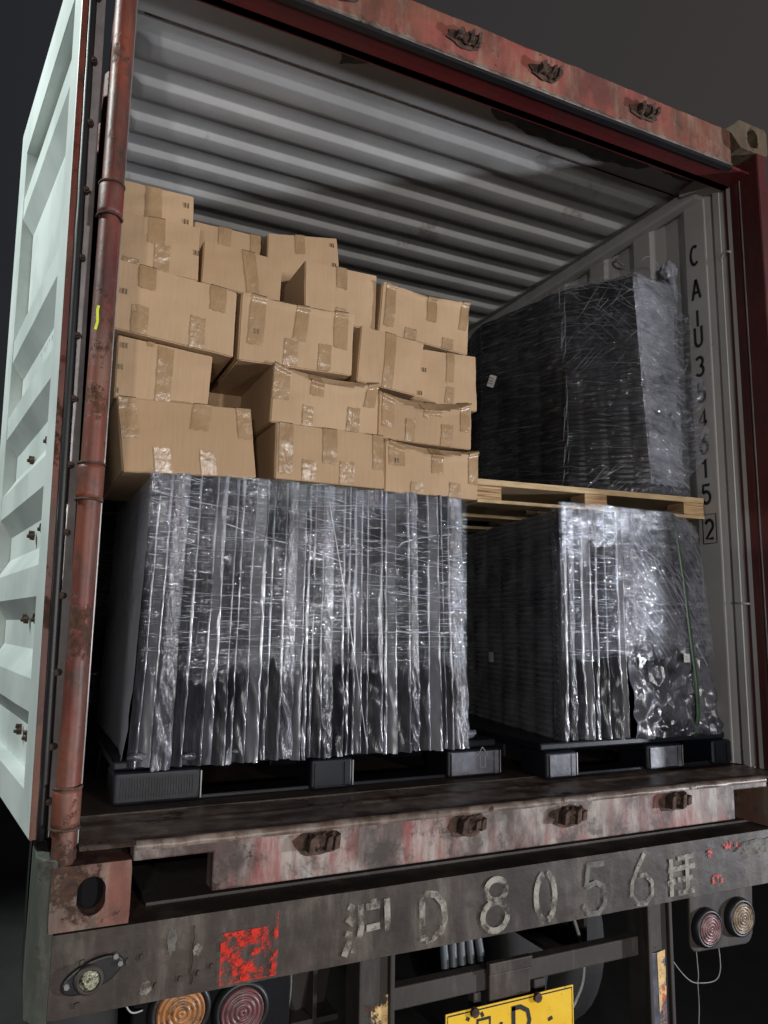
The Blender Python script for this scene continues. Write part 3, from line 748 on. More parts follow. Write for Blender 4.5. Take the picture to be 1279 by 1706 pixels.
tail_lamp(-.915, -.402, .056, 'amber', -.03, 'amber ringed tail lamp', tr); tail_lamp(-.768, -.427, .053, 'lens_red', -.03, 'dark red ringed tail lamp', tr)
lb = MB(); q = [(.704, -.362), (1.000, -.362), (.990, -.51)] + [(.955 + .03 * math.cos(a), -.51 + .03 * math.sin(a)) for a in [-R(30), -R(60), -R(90)]] + [(.730 - .03 * math.sin(a), -.50 - .03 * math.cos(a)) for a in [0, R(30), R(60), R(90)]]
lb.prism(q, -.06, -.046, 'y'); b2 = obj('lamp_bracket', lb, M['dark_steel'], tr, .004)
tail_lamp(.766, -.458, .046, 'lens_pink', -.06, 'faded pink ringed tail lamp', tr); tail_lamp(.917, -.447, .047, 'lens_tan', -.06, 'faded tan ringed tail lamp', tr)
def cable(pts, r=.003, mt='cable'):
    m = MB(); P_ = [Vector(p) for p in pts]; out = []
    for i in range(len(P_) - 1):
        a, b = P_[i], P_[i + 1]; z_ = P_[i - 1] if i else a; e = P_[i + 2] if i + 2 < len(P_) else b
        for k in range(6):
            q = k / 6; out.append(.5 * ((2 * a) + (-z_ + b) * q + (2 * z_ - 5 * a + 4 * b - e) * q * q + (-z_ + 3 * a - 3 * b + e) * q ** 3))
    out.append(P_[-1]); m.tube(out, r, 6); return obj('cable', m, M[mt], tr)
cable([(.745, -.04, -.525), (.74, -.05, -.60), (.735, -.05, -.625)], .0018)
cable([(.848, -.04, -.537), (.84, -.05, -.60), (.815, -.05, -.632), (.745, -.05, -.628), (.70, -.05, -.612), (.66, -.04, -.57), (.628, -.03, -.52)], .0018)
cable([(.735, -.05, -.62), (.737, -.05, -.70), (.728, -.05, -.80), (.735, -.05, -.95)], .0018)
cable([(-1.05, -.04, -.345), (-1.03, -.06, -.375), (-1.0, -.04, -.385)], .002, 'string')
cable([(.36, .1, -.42), (.38, .08, -.52), (.36, .06, -.60), (.31, .05, -.66)], .006)
cable([(-.60, .1, -.35), (-.60, .08, -.46), (-.625, .06, -.56), (-.65, .05, -.7)], .003)
# chassis behind
for x in (-.50, .46):
    m = MB(); m.box(x - .07, x + .07, .16, 9, -.19, -.172); m.box(x - .07, x + .07, .16, 9, -.60, -.585); m.box(x - .006, x + .006, .16, 9, -.585, -.19); obj('chassis_rail', m, M['dark_steel'], tr)
for y in (.9, 2.4, 3.9, 5.4):
    m = MB(); m.box(-1.15, 1.15, y, y + .08, -.30, -.18); obj('crossmember', m, M['dark_steel'], tr)
m = MB(); m.add([(-.66, .12, -.36), (-.44, .16, -.36), (-.44, .3, -.75), (-.55, .25, -.60)], [(0, 1, 2, 3)]); obj('gusset_plate', m, M['dark_steel'], tr, recalc=False)
for y in (1.35, 2.65):
    m = MB(); m.tube([(-1.0, y, -.9), (1.0, y, -.9)], .06, 12); obj('axle', m, M['dark_steel'], tr)
    for sx in (-1, 1):
        for x in (1.05, .74):
            m = MB(); pr = [(.30, -.12), (.46, -.125), (.49, -.10), (.50, -.05), (.50, .05), (.49, .10), (.46, .125), (.30, .12)]
            m.lathe([(r, h) for r, h in pr], (sx * x, y, -.9), 'x', 40)
            wh = obj('wheel', m, M['tyre'], tr)
            m = MB(); m.lathe([(.30, -.11), (.28, -.06), (.12, -.02), (.10, .03), (.001, .03)], (sx * x, y, -.9), 'x', 24); obj('rim', m, M['dark_steel'], wh)

# ------------------------------------------------------------------ cardboard boxes
GB = 'brown cartons stacked on the wrapped bundle'
def carton(label, y0, q, depth=.5, tapes=(), crush=0., lean=0., staples=(), rowbulge=.007, sd=0):
    TL, TR, BR, BL = [Vector((a, 0, b)) for a, b in q]
    cx = (BL.x + BR.x) / 2; cz = min(BL.z, BR.z)
    root = thing('cardboard_box', (cx, y0, cz), label, 'carton', GB)
    def face(u, v):
        top = TL.lerp(TR, u); bot = BL.lerp(BR, u)
        p = bot.lerp(top, v)
        b = rowbulge * math.sin(math.pi * u) * math.sin(math.pi * v) * (1 + .5 * nz(sd, 3)) + .0035 * nz(u * 3 + sd, v * 3, sd) + .0012 * nz(u * 11 + sd, v * 9, sd)
        out = -b
        if crush:
            vc = 1 - crush * math.sin(math.pi * min(1, max(0, u * .95 + .02)))
            if v > vc: out += (v - vc) * .16
            out -= .010 * math.exp(-((v - vc) / .04) ** 2)
            p.z -= .020 * crush * math.sin(math.pi * u) * v ** 3
        return Vector((p.x, y0 + out + lean * v, p.z))
    ts = [0, .012, .05] + [.05 + .9 * k / 18 for k in range(1, 18)] + [.95, .988, 1]
    n = len(ts) - 1; m = MB()
    rr = .0035
    def pt(u, v, w):
        p = face(u, v)
        p.y += w * depth
        if w > .5: p.z = p.z * .35 + .65 * (BL.lerp(TL, v).z + BR.lerp(TR, v).z) / 2
        p.x += .004 * math.sin(math.pi * w) * (1 if u > .5 else -1) * math.sin(math.pi * v)
        k = (u in (0, 1)) + (v in (0, 1)) + (w in (0, 1))
        if k >= 2:
            if u in (0, 1): p.x += rr * (1 if u == 0 else -1)
            if v in (0, 1): p.z += rr * (1 if v == 0 else -1)
            if w in (0, 1): p.y += rr * (1 if w == 0 else -1)
        return p
    ws = [0, .01, .5, .99, 1]
    idx = {}; vs = []; fs = []
    def gi(i, j, k):
        key = (i, j, k)
        if key not in idx: idx[key] = len(vs); vs.append(pt(ts[i], ts[j], ws[k]))
        return idx[key]
    for i in range(n):
        for j in range(n):
            fs.append((gi(i, j, 0), gi(i + 1, j, 0), gi(i + 1, j + 1, 0), gi(i, j + 1, 0)))
            fs.append((gi(i, j, 4), gi(i, j + 1, 4), gi(i + 1, j + 1, 4), gi(i + 1, j, 4)))
    for i in range(n):
        for k in range(4):
            for j in (0, n):
                fs.append((gi(i, j, k), gi(i + 1, j, k), gi(i + 1, j, k + 1), gi(i, j, k + 1)))
                fs.append((gi(j, i, k), gi(j, i + 1, k), gi(j, i + 1, k + 1), gi(j, i, k + 1)))
    m.add(vs, fs, True)
    body = obj('carton_body', m, M['cardboard'], root)
    md = body.modifiers.new('es', 'EDGE_SPLIT'); md.split_angle = R(50)
    W = (TR - TL).length; H = (TL - BL).length
    for ti, tp in enumerate(tapes):
        u, v0, v1 = tp[:3]; wd = (tp[3] if len(tp) > 3 else .048) / W; sl = tp[4] if len(tp) > 4 else 0
        mm = MB(); ph = random.random() * 9
        def tf(a, b):
            vv = v0 + (v1 - v0) * b; uu = u + (a - .5) * wd + sl * (b - .5) + .012 * nz(b * 2, ph) * .3
            uu += (a - .5) * wd * .06 * nz(b * 4, ph, 2)
            vv2 = vv + (.03 * nz(a * 5, ph) if (b < .02 and v0 > .01) or (b > .98 and v1 < .99) else 0)
            p = face(min(max(uu, .004), .996), min(max(vv2, 0.006), 1.0))
            p.y -= .0016 + .0022 * abs(nz(a * 5 + ph, b * 9, 1))
            return p
        mm.grid(8, 22, tf)
        if v1 > .98:      # folds over the top edge
            mm.grid(4, 3, lambda a, b: face(min(max(u + (a - .5) * wd + sl * .5, .004), .996), 1.0) + Vector((0, -.0016 + b * .05, .0022)))
        obj('tape_strip', mm, M['tape'], root, recalc=False)
    for (u, v) in staples:
        mm = MB()
        for d_ in (-.005, .005):
            c0 = face(u, v) + Vector((d_, -.003, 0)); mm.box(c0.x - .0012, c0.x + .0012, c0.y - .002, c0.y + .002, c0.z - .008, c0.z + .008)
        obj('staple', mm, M['staple'], root)
    return root
T = .05
carton('wide carton resting at the left end on the wrapped bundle, bottom of the left stack', .26, [(-1.121, 1.145), (-.725, 1.160), (-.699, .945), (-1.093, .925)], .62,
       [(.07, .45, 1, T), (.60, .62, 1, .055, .05), (.29, .0, .33), (.63, .0, .33), (.94, .55, 1)], 0, 0, (), .008, 1)
carton('carton second from the bottom of the left stack with staples down its left edge', .30, [(-1.127, 1.345), (-.843, 1.326), (-.851, 1.165), (-1.126, 1.150)], .5,
       [(.50, .0, .95, .045), (.34, .92, 1, .02)], 0, 0, ((.08, .85), (.05, .5), (.02, .12)), .006, 2)
carton('large carton third from the bottom of the left stack, jutting right with a small tear', .27, [(-1.148, 1.570), (-.783, 1.539), (-.786, 1.323), (-1.148, 1.352)], .55,
       [(.25, .66, 1, T), (.84, .62, 1, T), (.21, .0, .40), (.68, .0, .45, .045)], 0, 0, ((.08, .55),), .008, 3)
carton('carton second from the top of the left stack with one long tape strip', .31, [(-1.148, 1.741), (-.902, 1.751), (-.899, 1.568), (-1.148, 1.572)], .5,
       [(.46, .5, 1, .05), (.54, .0, .5, .045), (.18, 0, .15)], 0, 0, ((.97, .5),), .005, 4)
carton('topmost carton of the left stack just under the ceiling ribs', .36, [(-1.146, 1.876), (-.918, 1.878), (-.914, 1.752), (-1.146, 1.744)], .5,
       [(.45, .0, 1, .05)], 0, 0, ((.90, .7), (.90, .25)), .005, 5)
carton('carton set far back, only its top showing behind the tilted small carton', .72, [(-.848, 1.995), (-.590, 1.997), (-.593, 1.762), (-.851, 1.762)], .4,
       [(.45, .4, 1), (.93, .4, 1)], 0, 0, (), .004, 6)
carton('tilted small carton beside the left stack with one slanting brown tape strip', .38, [(-.872, 1.752), (-.599, 1.744), (-.608, 1.582), (-.876, 1.600)], .55,
       [(.60, .0, 1, .045, -.10)], 0, .01, (), .006, 7)
carton('highest carton in the middle, set back behind the one with the dark side', .70, [(-.570, 2.007), (-.281, 2.056), (-.264, 1.905), (-.566, 1.800)], .4,
       [(.45, .55, 1, .04)], 0, 0, ((.92, .78), (.93, .25)), .004, 8)
carton('carton showing its dark left side above the middle of the pile', .42, [(-.509, 1.781), (-.226, 1.785), (-.230, 1.572), (-.504, 1.565)], .55,
       [(.50, .62, 1, .04), (.50, .12, .28, .04)], 0, 0, (), .005, 9)
carton('upper right carton against the dark gap, taped at both top corners', .40, [(-.213, 1.754), (.164, 1.747), (.155, 1.535), (-.227, 1.560)], .5,
       [(.10, .15, 1, .04), (.56, .45, 1, .04), (.94, .45, 1, .035, .04), (.34, .0, .22), (.76, 0, .22)], .08, 0, (), .006, 10)
carton('large carton in the centre of the pile with a circular tape wrinkle', .27, [(-.769, 1.542), (-.378, 1.543), (-.382, 1.328), (-.772, 1.318)], .55,
       [(.14, .25, 1, .05, .02), (.52, .40, 1, .045, .04), (.88, .40, 1, .05), (.44, .0, .42), (.74, .0, .42, .045)], .05, 0, ((.14, .45),), .008, 11)
carton('narrow carton right of the centre one with one full-height tape strip', .33, [(-.324, 1.540), (-.073, 1.516), (-.106, 1.315), (-.339, 1.335)], .5,
       [(.48, .0, 1, .043, -.03)], 0, 0, (), .006, 12)
carton('carton at the right edge of the pile, stapled along its left side', .40, [(-.062, 1.524), (.193, 1.536), (.197, 1.316), (-.092, 1.322)], .5,
       [(.55, .45, 1, .032), (.56, .05, .35, .032)], 0, 0, ((.14, .6), (.12, .15)), .005, 13)
carton('crushed carton third down at the right with a sagging top crease', .29, [(-.272, 1.299), (.104, 1.308), (.101, 1.132), (-.276, 1.132)], .55,
       [(.10, .25, 1, .045), (.50, .55, .9, .03), (.92, .35, 1, .04), (.33, .0, .5, .035), (.72, .0, .45), (.60, .6, 1, .045)], .30, 0, (), .006, 14)
carton('crushed carton second from the bottom in the middle with a dark left side', .26, [(-.656, 1.325), (-.286, 1.312), (-.290, 1.131), (-.663, 1.128)], .55,
       [(.07, .4, 1, .06), (.40, .55, 1, .045), (.93, .5, 1, .04, .05), (.33, .0, .35, .035), (.76, .0, .45, .045)], .22, 0, (), .006, 15)
carton('bottom middle carton with a bright glint on its lower tape', .25, [(-.645, 1.128), (-.268, 1.128), (-.265, .948), (-.644, .948)], .55,
       [(.09, .1, 1, .045), (.48, .35, 1, .05), (.94, .35, 1, .04), (.30, .0, .38), (.64, .0, .42, .05)], 0, 0, (), .007, 16)
carton('bottom right carton overhanging the wrapped bundle beside the wooden pallet', .28, [(-.251, 1.130), (.124, 1.125), (.121, .948), (-.250, .948)], .55,
       [(.12, .5, 1, .06), (.54, .45, 1, .045), (.94, .3, 1, .04), (.33, .0, .22), (.74, .0, .30)], .20, 0, ((.12, .6),), .006, 17)
carton('small dim carton deep in the gap between the left and middle stacks', .66, [(-.777, 1.366), (-.653, 1.340), (-.650, 1.175), (-.777, 1.175)], .28, [], 0, 0, (), .003, 18)

# ------------------------------------------------------------------ plastic pallets
def pallet(label, x0, x1, y0, y1, h, blocks, faces, arrow=None):
    p = thing('plastic_pallet', ((x0 + x1) / 2, y0, 0), label, 'pallet', 'black plastic pallets on the container floor')
    m = MB(); m.box(x0, x1, y0 + .03, y1, h - .028, h - .003)
    dk = obj('deck', m, M['black_plastic'], p, .006)
    m = MB()
    x = x0 + .03
    while x < x1 - .02:
        m.box(x, x + .004, y0 + .16, y1 - .02, h - .042, h - .028); x += .022
    obj('deck_ribs', m, M['black_plastic'], dk)
    for i, (a, b) in enumerate(blocks):
        for k, (ya, yb) in enumerate(((y0 + .003, y0 + .15), ((y0 + y1) / 2 - .07, (y0 + y1) / 2 + .07), (y1 - .15, y1))):
            m = MB(); m.box(a, b, ya, yb, .0005, h - .029)
            bl = obj('block', m, M['black_plastic'], p, .010 if k == 0 else .004, 3)
            if k == 0:
                if i in faces:
                    m = MB(); m.box(a + .012, b - .008, ya - .003, ya + .004, .006, h - .036); fc = obj('block_face', m, M['plastic_face'], bl, .002)
                m = MB()
                if not (i == 0 and arrow != 'none'): m.box(a + .014, b - .03, ya - .0035, ya + .002, .0065, .0095)
                if i == 0 and not arrow == 'none':
                    xx = a + .02
                    while xx < b - .02: m.box(xx, xx + .0022, ya - .0022, ya + .002, .02, h - .045); xx += .0075
                else:
                    for xx in (a + .012, b - .03): m.box(xx, xx + .003, ya - .004, ya + .002, .006, h - .04)
                obj('block_ribbing', m, M['black_plastic'], bl)
                if i == len(blocks) - 1 and arrow == 'up':
                    m = MB(); cx = (a + b) / 2 + .03
                    for st in ([(cx - .022, .068), (cx, .095), (cx + .022, .068)], [(cx - .010, .068), (cx - .010, .03), (cx + .010, .03), (cx + .010, .068)]):
                        m.ribbon(st, .004, lambda q, r: (q, ya - .0045, r))
                    obj('raised_arrow', m, M['gasket_steel'], bl, recalc=False)
                m = MB(); m.box(b - .0025, b + .001, ya - .0012, ya + .002, .008, h - .036); obj('worn_corner', m, M['gasket_steel'], bl)
    for ya, yb in ((y0 + .02, y0 + .12), (y1 - .12, y1 - .02)):
        m = MB(); m.box(x0 + .02, x1 - .02, ya, yb, .0, .0125); obj('runner', m, M['black_plastic'], p, .003)
    return p
pallet('black plastic pallet under the large left wrapped bundle, embossed arrow on its end block', -1.062, .20, .266, 1.25, .118, [(-1.062, -.822), (-.49, -.35), (-.01, .20)], (2,), 'up')
pallet('black plastic pallet on the right with pale scuffed block faces', .289, 1.162, .13, 1.12, .116, [(.289, .42), (.735, .908), (1.06, 1.162)], (0, 1), 'none')

# ------------------------------------------------------------------ wooden pallet (slightly askew)
wp = thing('wooden_pallet', (.65, .30, .897), 'pale plywood pallet laid across the right wrapped bundle', 'pallet')
A = Vector((.132, .30, 0)); B = Vector((1.158, .20, 0)); ux = (B - A).normalized(); uy = Vector((-ux.y, ux.x, 0))
MW = Matrix(((ux.x, uy.x, 0, A.x), (ux.y, uy.y, 0, A.y), (0, 0, 1, 0), (0, 0, 0, 1)))
WL = (B - A).length
m = MB(); m.box(0, WL, 0, .78, 1.010, 1.032, MW); obj('deck_board', m, M['wood'], wp, .002)
for k in range(3):
    for x in (.0, (WL - .10) / 2 - .005, WL - .10):
        m = MB(); m.box(x, x + .10, .004 + .34 * k, .10 + .34 * k, .958, 1.0095, MW); bk = obj('block', m, M['ply'], wp, .001)
for k in range(3):
    m = MB(); m.box(0, WL, .0 + .34 * k, .10 + .34 * k, .945, .9575, MW); obj('bottom_board', m, M['wood'], wp, .001)

# ------------------------------------------------------------------ wrapped loads
def path_fn(pts):
    P_ = [Vector((a, b)) for a, b in pts]; seg = [(P_[i + 1] - P_[i]).length for i in range(len(P_) - 1)]; tot = sum(seg)
    def f(s):
        s = max(0, min(tot, s))
        for i, L_ in enumerate(seg):
            if s <= L_ or i == len(seg) - 1:
                d = (P_[i + 1] - P_[i]).normalized(); n_ = Vector((d.y, -d.x)); p = P_[i] + d * s; 
                # soften the normal near corners
                r = .02
                if s < r and i > 0: d0 = (P_[i] - P_[i - 1]).normalized(); n_ = (n_ * (.5 + .5 * s / r) + Vector((d0.y, -d0.x)) * (.5 - .5 * s / r)).normalized()
                if L_ - s < r and i < len(seg) - 1: d0 = (P_[i + 2] - P_[i + 1]).normalized(); q = (L_ - s) / r; n_ = (n_ * (.5 + .5 * q) + Vector((d0.y, -d0.x)) * (.5 - .5 * q)).normalized()
                return p, n_
            s -= L_
    return f, tot
def shell(pts, z0, z1, disp, du=.006, dz=.012, zlow=None, ztop=None):
    f, tot = path_fn(pts); nu = int(tot / du); nv = int((z1 - z0) / dz)
    def g(u, v):
        s = u * tot; p, n_ = f(s)
        a = zlow(s) if zlow else z0; b = ztop(s) if ztop else z1
        z = a + (b - a) * v; d = disp(s, z)
        return (p.x + n_.x * d, p.y + n_.y * d, z)
    return MB().grid(nu, nv, g)

def crease(mb, pts, rad):  # film creases as thin pale tubes that stand in for its glints
    n = len(pts) - 1
    mb.tube(pts, [max(.00015, rad * math.sin(math.pi * (k + .3) / (n + .6))) for k in range(n + 1)], 4)
def film_obj(name, m, n0, mat, parent, m2='milky'):
    o = obj(name, m, M[mat], parent); o.data.materials.append(M[m2])
    for p in o.data.polygons:
        if p.index >= n0: p.material_index = 1
    return o
def glint_creases(mb, n, fn, ulen, vdrop, rad, seed, urange=(0, 1), vrange=(0, 1)):
    rc = random.Random(seed)
    for _ in range(n):
        u = rc.uniform(*urange); v = rc.uniform(*vrange); L_ = rc.uniform(*ulen); dv = L_ * rc.uniform(*vdrop); k_ = 7
        rr_ = rc.uniform(*rad); ph = rc.random() * 9
        pts = [fn(min(1, max(0, u + L_ * (k / k_ - .5))), min(1, max(0, v + dv * (k / k_ - .5) + .004 * nz(k * .7, ph)))) for k in range(k_ + 1)]
        if (Vector(pts[0]) - Vector(pts[-1])).length > .01: crease(mb, pts, rr_)
# --- large left bundle: bagged sheets standing on edge
wl = thing('wrapped_bundle', (-.47, .28, .118), 'large film-wrapped bundle of upright bagged sheets on the left black pallet', 'wrapped bundle')
rnd = random.Random(21)
xs_ = [-1.0]; 
while xs_[-1] < .03: xs_.append(xs_[-1] + rnd.choice([.016, .022, .028, .034, .040, .050]))
xs_[-1] = .050
nP = len(xs_) - 1
def sheet(i, x0, x1, y0, zb, zt, y1, root, xc=-.47, fan=.05, split=.42, crumple=False):
    r_ = random.Random(i * 13 + 5)
    ph = r_.random() * 50; back = r_.uniform(0, .008); W_ = x1 - x0
    e = min(W_ * .7, r_.choice([.006, .008, .010, .013])); d = r_.uniform(.9, 1.5) * W_
    zb2 = zb + r_.uniform(-.002, .007); jut = r_.uniform(-.004, .010)
    bagw = r_.random() < .65; bulge = r_.uniform(.006, .018)
    def f(u, v):
        z = zb2 + (zt - zb2) * v
        lo = sstep(split + .04, split - .14, z)
        k = 1 + fan * (1 - v)
        xa, xb = xc + (x0 - xc) * k, xc + (x1 - xc) * k
        w_ = .0028 * nz(z * 4, ph) + .0010 * nz(z * 14, ph, 7) + .0016 * lo * nz(z * 22, ph, 3)
        ez = e * max(.25, .75 + .9 * nz(z * 6, ph, 5) + .5 * nz(z * 19, ph, 2))
        if crumple:
            q = u; x = xa + (xb - xa) * q
            y = y0 + back + .010 * (2 * q - 1) ** 4 - jut * lo
            am = .0035 + .006 * lo
            y -= am * (1.0 - 2.6 * abs(nz(x * 30 + z * 6, z * 9, ph))) + .5 * am * nz(x * 120, z * 60, ph)
            x += .003 * lo * nz(z * 16, u * 3, ph)
        else:
            if u > .62: q = (u - .62) / .38; x = xb - ez * (1 - q); y = y0 + back - jut * lo - .0015 * math.sin(math.pi * q) - .004 * lo * nz(z * 26 + q, ph, 4)
            else:
                q = u / .62; x = xa + (xb - ez - xa) * q; y = y0 + back - jut * lo + d * (1 - q) ** .9
                if bagw: y -= bulge * lo * math.sin(math.pi * q) * (1 - 2.2 * abs(nz(x * 26 + z * 5, z * 7, ph))); 
            y -= .0010 * nz(x * 90, z * 30, ph) * (1 + 2 * lo)
            x += w_
        return (x, y, z + (.003 * nz(u * 5, ph, 8) if v < .01 else 0))
    nu = 20
    m = MB().grid(nu, 90, f, True)
    m.box(x0 + (.002 if y1 > .5 else .022), x1 - .002, y0 + .085, y1, zb + .004, zt - .01)
    o = obj('bagged_sheet', m, M['bag_light' if crumple else 'bag'], root)
    if not crumple:
        if i % 4 == 1: o.data.materials[0] = M['panel_flat']
        o.data.materials.append(M['bag_edge'])
        for p in o.data.polygons:
            if p.index < nu * 90 and (p.index % nu) >= 12: p.material_index = 1
    return o
for i in range(nP):
    zt = .937 + .010 * i / nP + .004 * math.sin(i * 1.7)
    sheet(i, xs_[i], xs_[i + 1], .262, .094, zt, 1.20, wl, crumple=(i % 5 == 2) and xs_[i + 1] - xs_[i] > .025)
m = MB()
def lf(u, v):   # end sheet facing left, its grey raised to look lit
    y = .283 + .92 * u; z = .119 + (.933 - .119) * v
    lo = sstep(.4, .12, z) * sstep(.25, 0, u)
    return (-1.003 - .026 * (1 - v) - .010 * lo * (1 + nz(y * 9, z * 9)) + .002 * nz(y * 5, z * 7) + .0015 * nz(y * 20, z * 30), y - .006 * lo, z)
m.grid(60, 50, lf); M['end_grey'] = bag('pale_grey_end_bag', (.30, .30, .33), (.38, .38, .42), (1, 1, .4), 8, .4, .35)
obj('end_sheet', m, M['end_grey'], wl)
fw = [(-1.014, 1.18), (-1.014, .254), (.058, .254), (.062, 1.18)]
f_, totL = path_fn(fw)
def dL(s, z):
    sx = s - .9; e = 0
    i_ = sx * 26
    e = .0030 * abs(math.sin(i_ + 2 * nz(sx * 3, z * .8))) + .0024 * nz(sx * 60, z * 3) + .0018 * nz(sx * 9 + 40 * z, z * 60 - 12 * sx) + .0008 * nz(sx * 110, z * 150)
    return e
m = shell(fw, .40, .946, dL, .0055, .0075, lambda s: .36 + .08 * nz(s * 5, 2) + .07 * nz(s * 40, 5), lambda s: .943 + .004 * nz(s * 14, 1))
n0 = len(m.f)
Lf = lambda u, v: (-1.01 + 1.06 * u, .2485 - .001 * math.sin(u * 90), .40 + .54 * v)
glint_creases(m, 100, Lf, (.02, .14), (-.10, .08), (.0003, .0007), 1, (0, 1), (.02, .98))
glint_creases(m, 60, Lf, (.03, .20), (-.06, .05), (.0003, .0008), 2, (.0, 1), (.0, .45))
glint_creases(m, 120, Lf, (.012, .05), (-.5, .4), (.0006, .0016), 4, (0, .13), (.02, 1))
glint_creases(m, 120, Lf, (.015, .08), (-.35, .30), (.0005, .0013), 5, (.72, 1), (.15, .85))
glint_creases(m, 90, Lf, (.012, .06), (-.5, .4), (.0005, .0014), 6, (.42, .72), (.60, .92))
glint_creases(m, 60, Lf, (.02, .10), (-.2, .2), (.0005, .0012), 7, (.15, .6), (.05, .35))
glint_creases(m, 9, Lf, (.25, .6), (-.45, .25), (.0005, .0010), 3, (.1, .9), (.3, .95))
film_obj('stretch_film', m, n0, 'film', wl)
m = MB()      # twisted band of film across the front
m.tube([(-.25 + .31 * k / 20, .268 - .002 * math.sin(k), .478 + .006 * nz(k * .4, 2)) for k in range(21)], [.0035 + .002 * nz(k * .7, 5) for k in range(21)], 6)
m.tube([(-.20 + .25 * k / 20, .268, .76 + .06 * (k / 20) ** .5 + .004 * nz(k * .5, 4)) for k in range(21)], .0022, 5)
m.tube([(-.80 + .40 * k / 20, .268, .80 - .10 * (k / 20) + .004 * nz(k * .5, 4)) for k in range(21)], .0014, 5)
obj('film_fold', m, M['milky'], wl)
m = MB(); m.tube([(-.455 + .148 * (k / 12) + .006 * math.sin(k * .26), .262 + .0 * k, .89 - .775 * k / 12) for k in range(13)], .0016, 5); obj('string', m, M['string'], wl)
for (x, z, r) in [(-1.0, .128, .022), (-.86, .122, .018), (-.72, .128, .014), (.07, .14, .026)]:
    m = MB()
    def kf(u, v):
        a = u * 2 * math.pi; b = v * math.pi; q = r * (1 + .45 * nz(math.cos(a) * 2, math.sin(a) * 2, b * 2 + x * 9))
        return (x + q * 1.3 * math.sin(b) * math.cos(a), .272 + q * .5 * math.sin(b) * math.sin(a), z + q * .55 * math.cos(b))
    m.grid(18, 10, kf); obj('bag_end', m, M['bag_light'], wl)
m = MB()      # bag bulging out at the right foot of the bundle
def bf(u, v):
    z = .12 + .26 * v; bl_ = math.sin(math.pi * min(1, v * 1.05)) ** .7
    a = math.pi * (u - .15)
    return (.052 + .050 * bl_ * math.sin(a) * (1 + .3 * nz(z * 30, u * 3)), .36 - .085 * math.cos(a) + .004 * nz(u * 15, z * 30), z)
m.grid(26, 30, bf); obj('bag_bulge', m, M['bag_light'], wl)

# --- dark bundles of the row behind, in the shade
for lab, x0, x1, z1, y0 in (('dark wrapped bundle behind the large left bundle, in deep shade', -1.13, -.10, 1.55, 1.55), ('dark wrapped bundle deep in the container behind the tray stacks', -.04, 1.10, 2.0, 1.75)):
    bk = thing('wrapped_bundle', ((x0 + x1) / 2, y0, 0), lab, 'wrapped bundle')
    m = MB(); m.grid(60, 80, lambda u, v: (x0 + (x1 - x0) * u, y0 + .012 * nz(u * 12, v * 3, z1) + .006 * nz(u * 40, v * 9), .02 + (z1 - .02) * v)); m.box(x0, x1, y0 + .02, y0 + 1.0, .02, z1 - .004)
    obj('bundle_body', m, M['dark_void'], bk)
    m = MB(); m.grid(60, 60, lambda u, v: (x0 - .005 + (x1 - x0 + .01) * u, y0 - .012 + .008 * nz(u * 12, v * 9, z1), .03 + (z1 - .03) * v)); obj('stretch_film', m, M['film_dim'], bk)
# --- right lower bundle
wr = thing('wrapped_bundle', (.80, .20, .116), 'film-wrapped bundle with tray stack and green strap under the wooden pallet', 'wrapped bundle')
m = MB()       # tray stack seen from its left side: thin horizontal rims
def trayf(pts, z0, z1, pitch, amp):
    f, tot = path_fn(pts); nu = int(tot / .02)
    zz = []; z = z0
    while z < z1: zz += [(z, 0), (z + pitch * .35, amp), (z + pitch * .75, amp), (z + pitch * .9, 0)]; z += pitch
    vs = []
    for z, d in zz:
        for i in range(nu + 1):
            s = tot * i / nu; p, n_ = f(s); e = d + .003 * nz(s * 6, z * 5) + .0015 * math.sin(z * 900 + s)
            col_ = .006 * (abs(math.sin(s * 22)) ** 4)
            vs.append((p.x + n_.x * (e - col_), p.y + n_.y * (e - col_), min(z, z1)))
    W = nu + 1
    return MB().add(vs, [(j * W + i, j * W + i + 1, (j + 1) * W + i + 1, (j + 1) * W + i) for j in range(len(zz) - 1) for i in range(nu)], False)
m = trayf([(.575, 1.06), (.432, .235)], .12, .93, .0215, .007)
M['tray'] = simple('dark_tray_plastic', (.13, .13, .14), .26, 0, 12, .3, .004, .5, .4)
ts_ = obj('tray_stack', m, M['tray'], wr)
m = MB(); m.prism([(.475, .27), (1.12, .25), (1.12, 1.04), (.605, 1.04)], .118, .925); obj('bundle_core', m, M['dark_void'], wr)
rnd = random.Random(4); xr = [.425, .462, .500, .535, .568, .60, .648, .700, .728]
for i in range(len(xr) - 1):
    sheet(70 + i, xr[i] + .006, xr[i + 1], .212, .119, .940, .31, wr, .57, .02, .40, i == 1)
def dR(s, z):
    lo = sstep(.42, .18, z); e = .010 * nz(s * 7, z * 5) + .006 * nz(s * 18 + 5, z * 13) + .003 * nz(s * 45, z * 40)
    r1 = abs(nz(s * 11 + 3, z * 7)); r2 = abs(nz(s * 22, z * 17, 4))
    return .012 + e + lo * (.030 * (1 - 2.4 * r1) + .014 * (1 - 3 * r2)) * 1.0 + .02 * math.sin(math.pi * min(1, s / .42)) * sstep(.1, .4, z) * sstep(.95, .6, z)
m = shell([(.728, .222), (1.165, .222), (1.20, .30), (1.20, 1.0)], .12, .93, dR, .006, .0075, None, lambda s: .958 - .05 * sstep(.30, .46, s))
def narrow(mb):
    mb.v = [(x - max(0, z - .22) * .115 * max(0, x - .85) / .32 * (1 if z < 2 else 0), y, z) for x, y, z in mb.v]
    return mb
narrow(m)
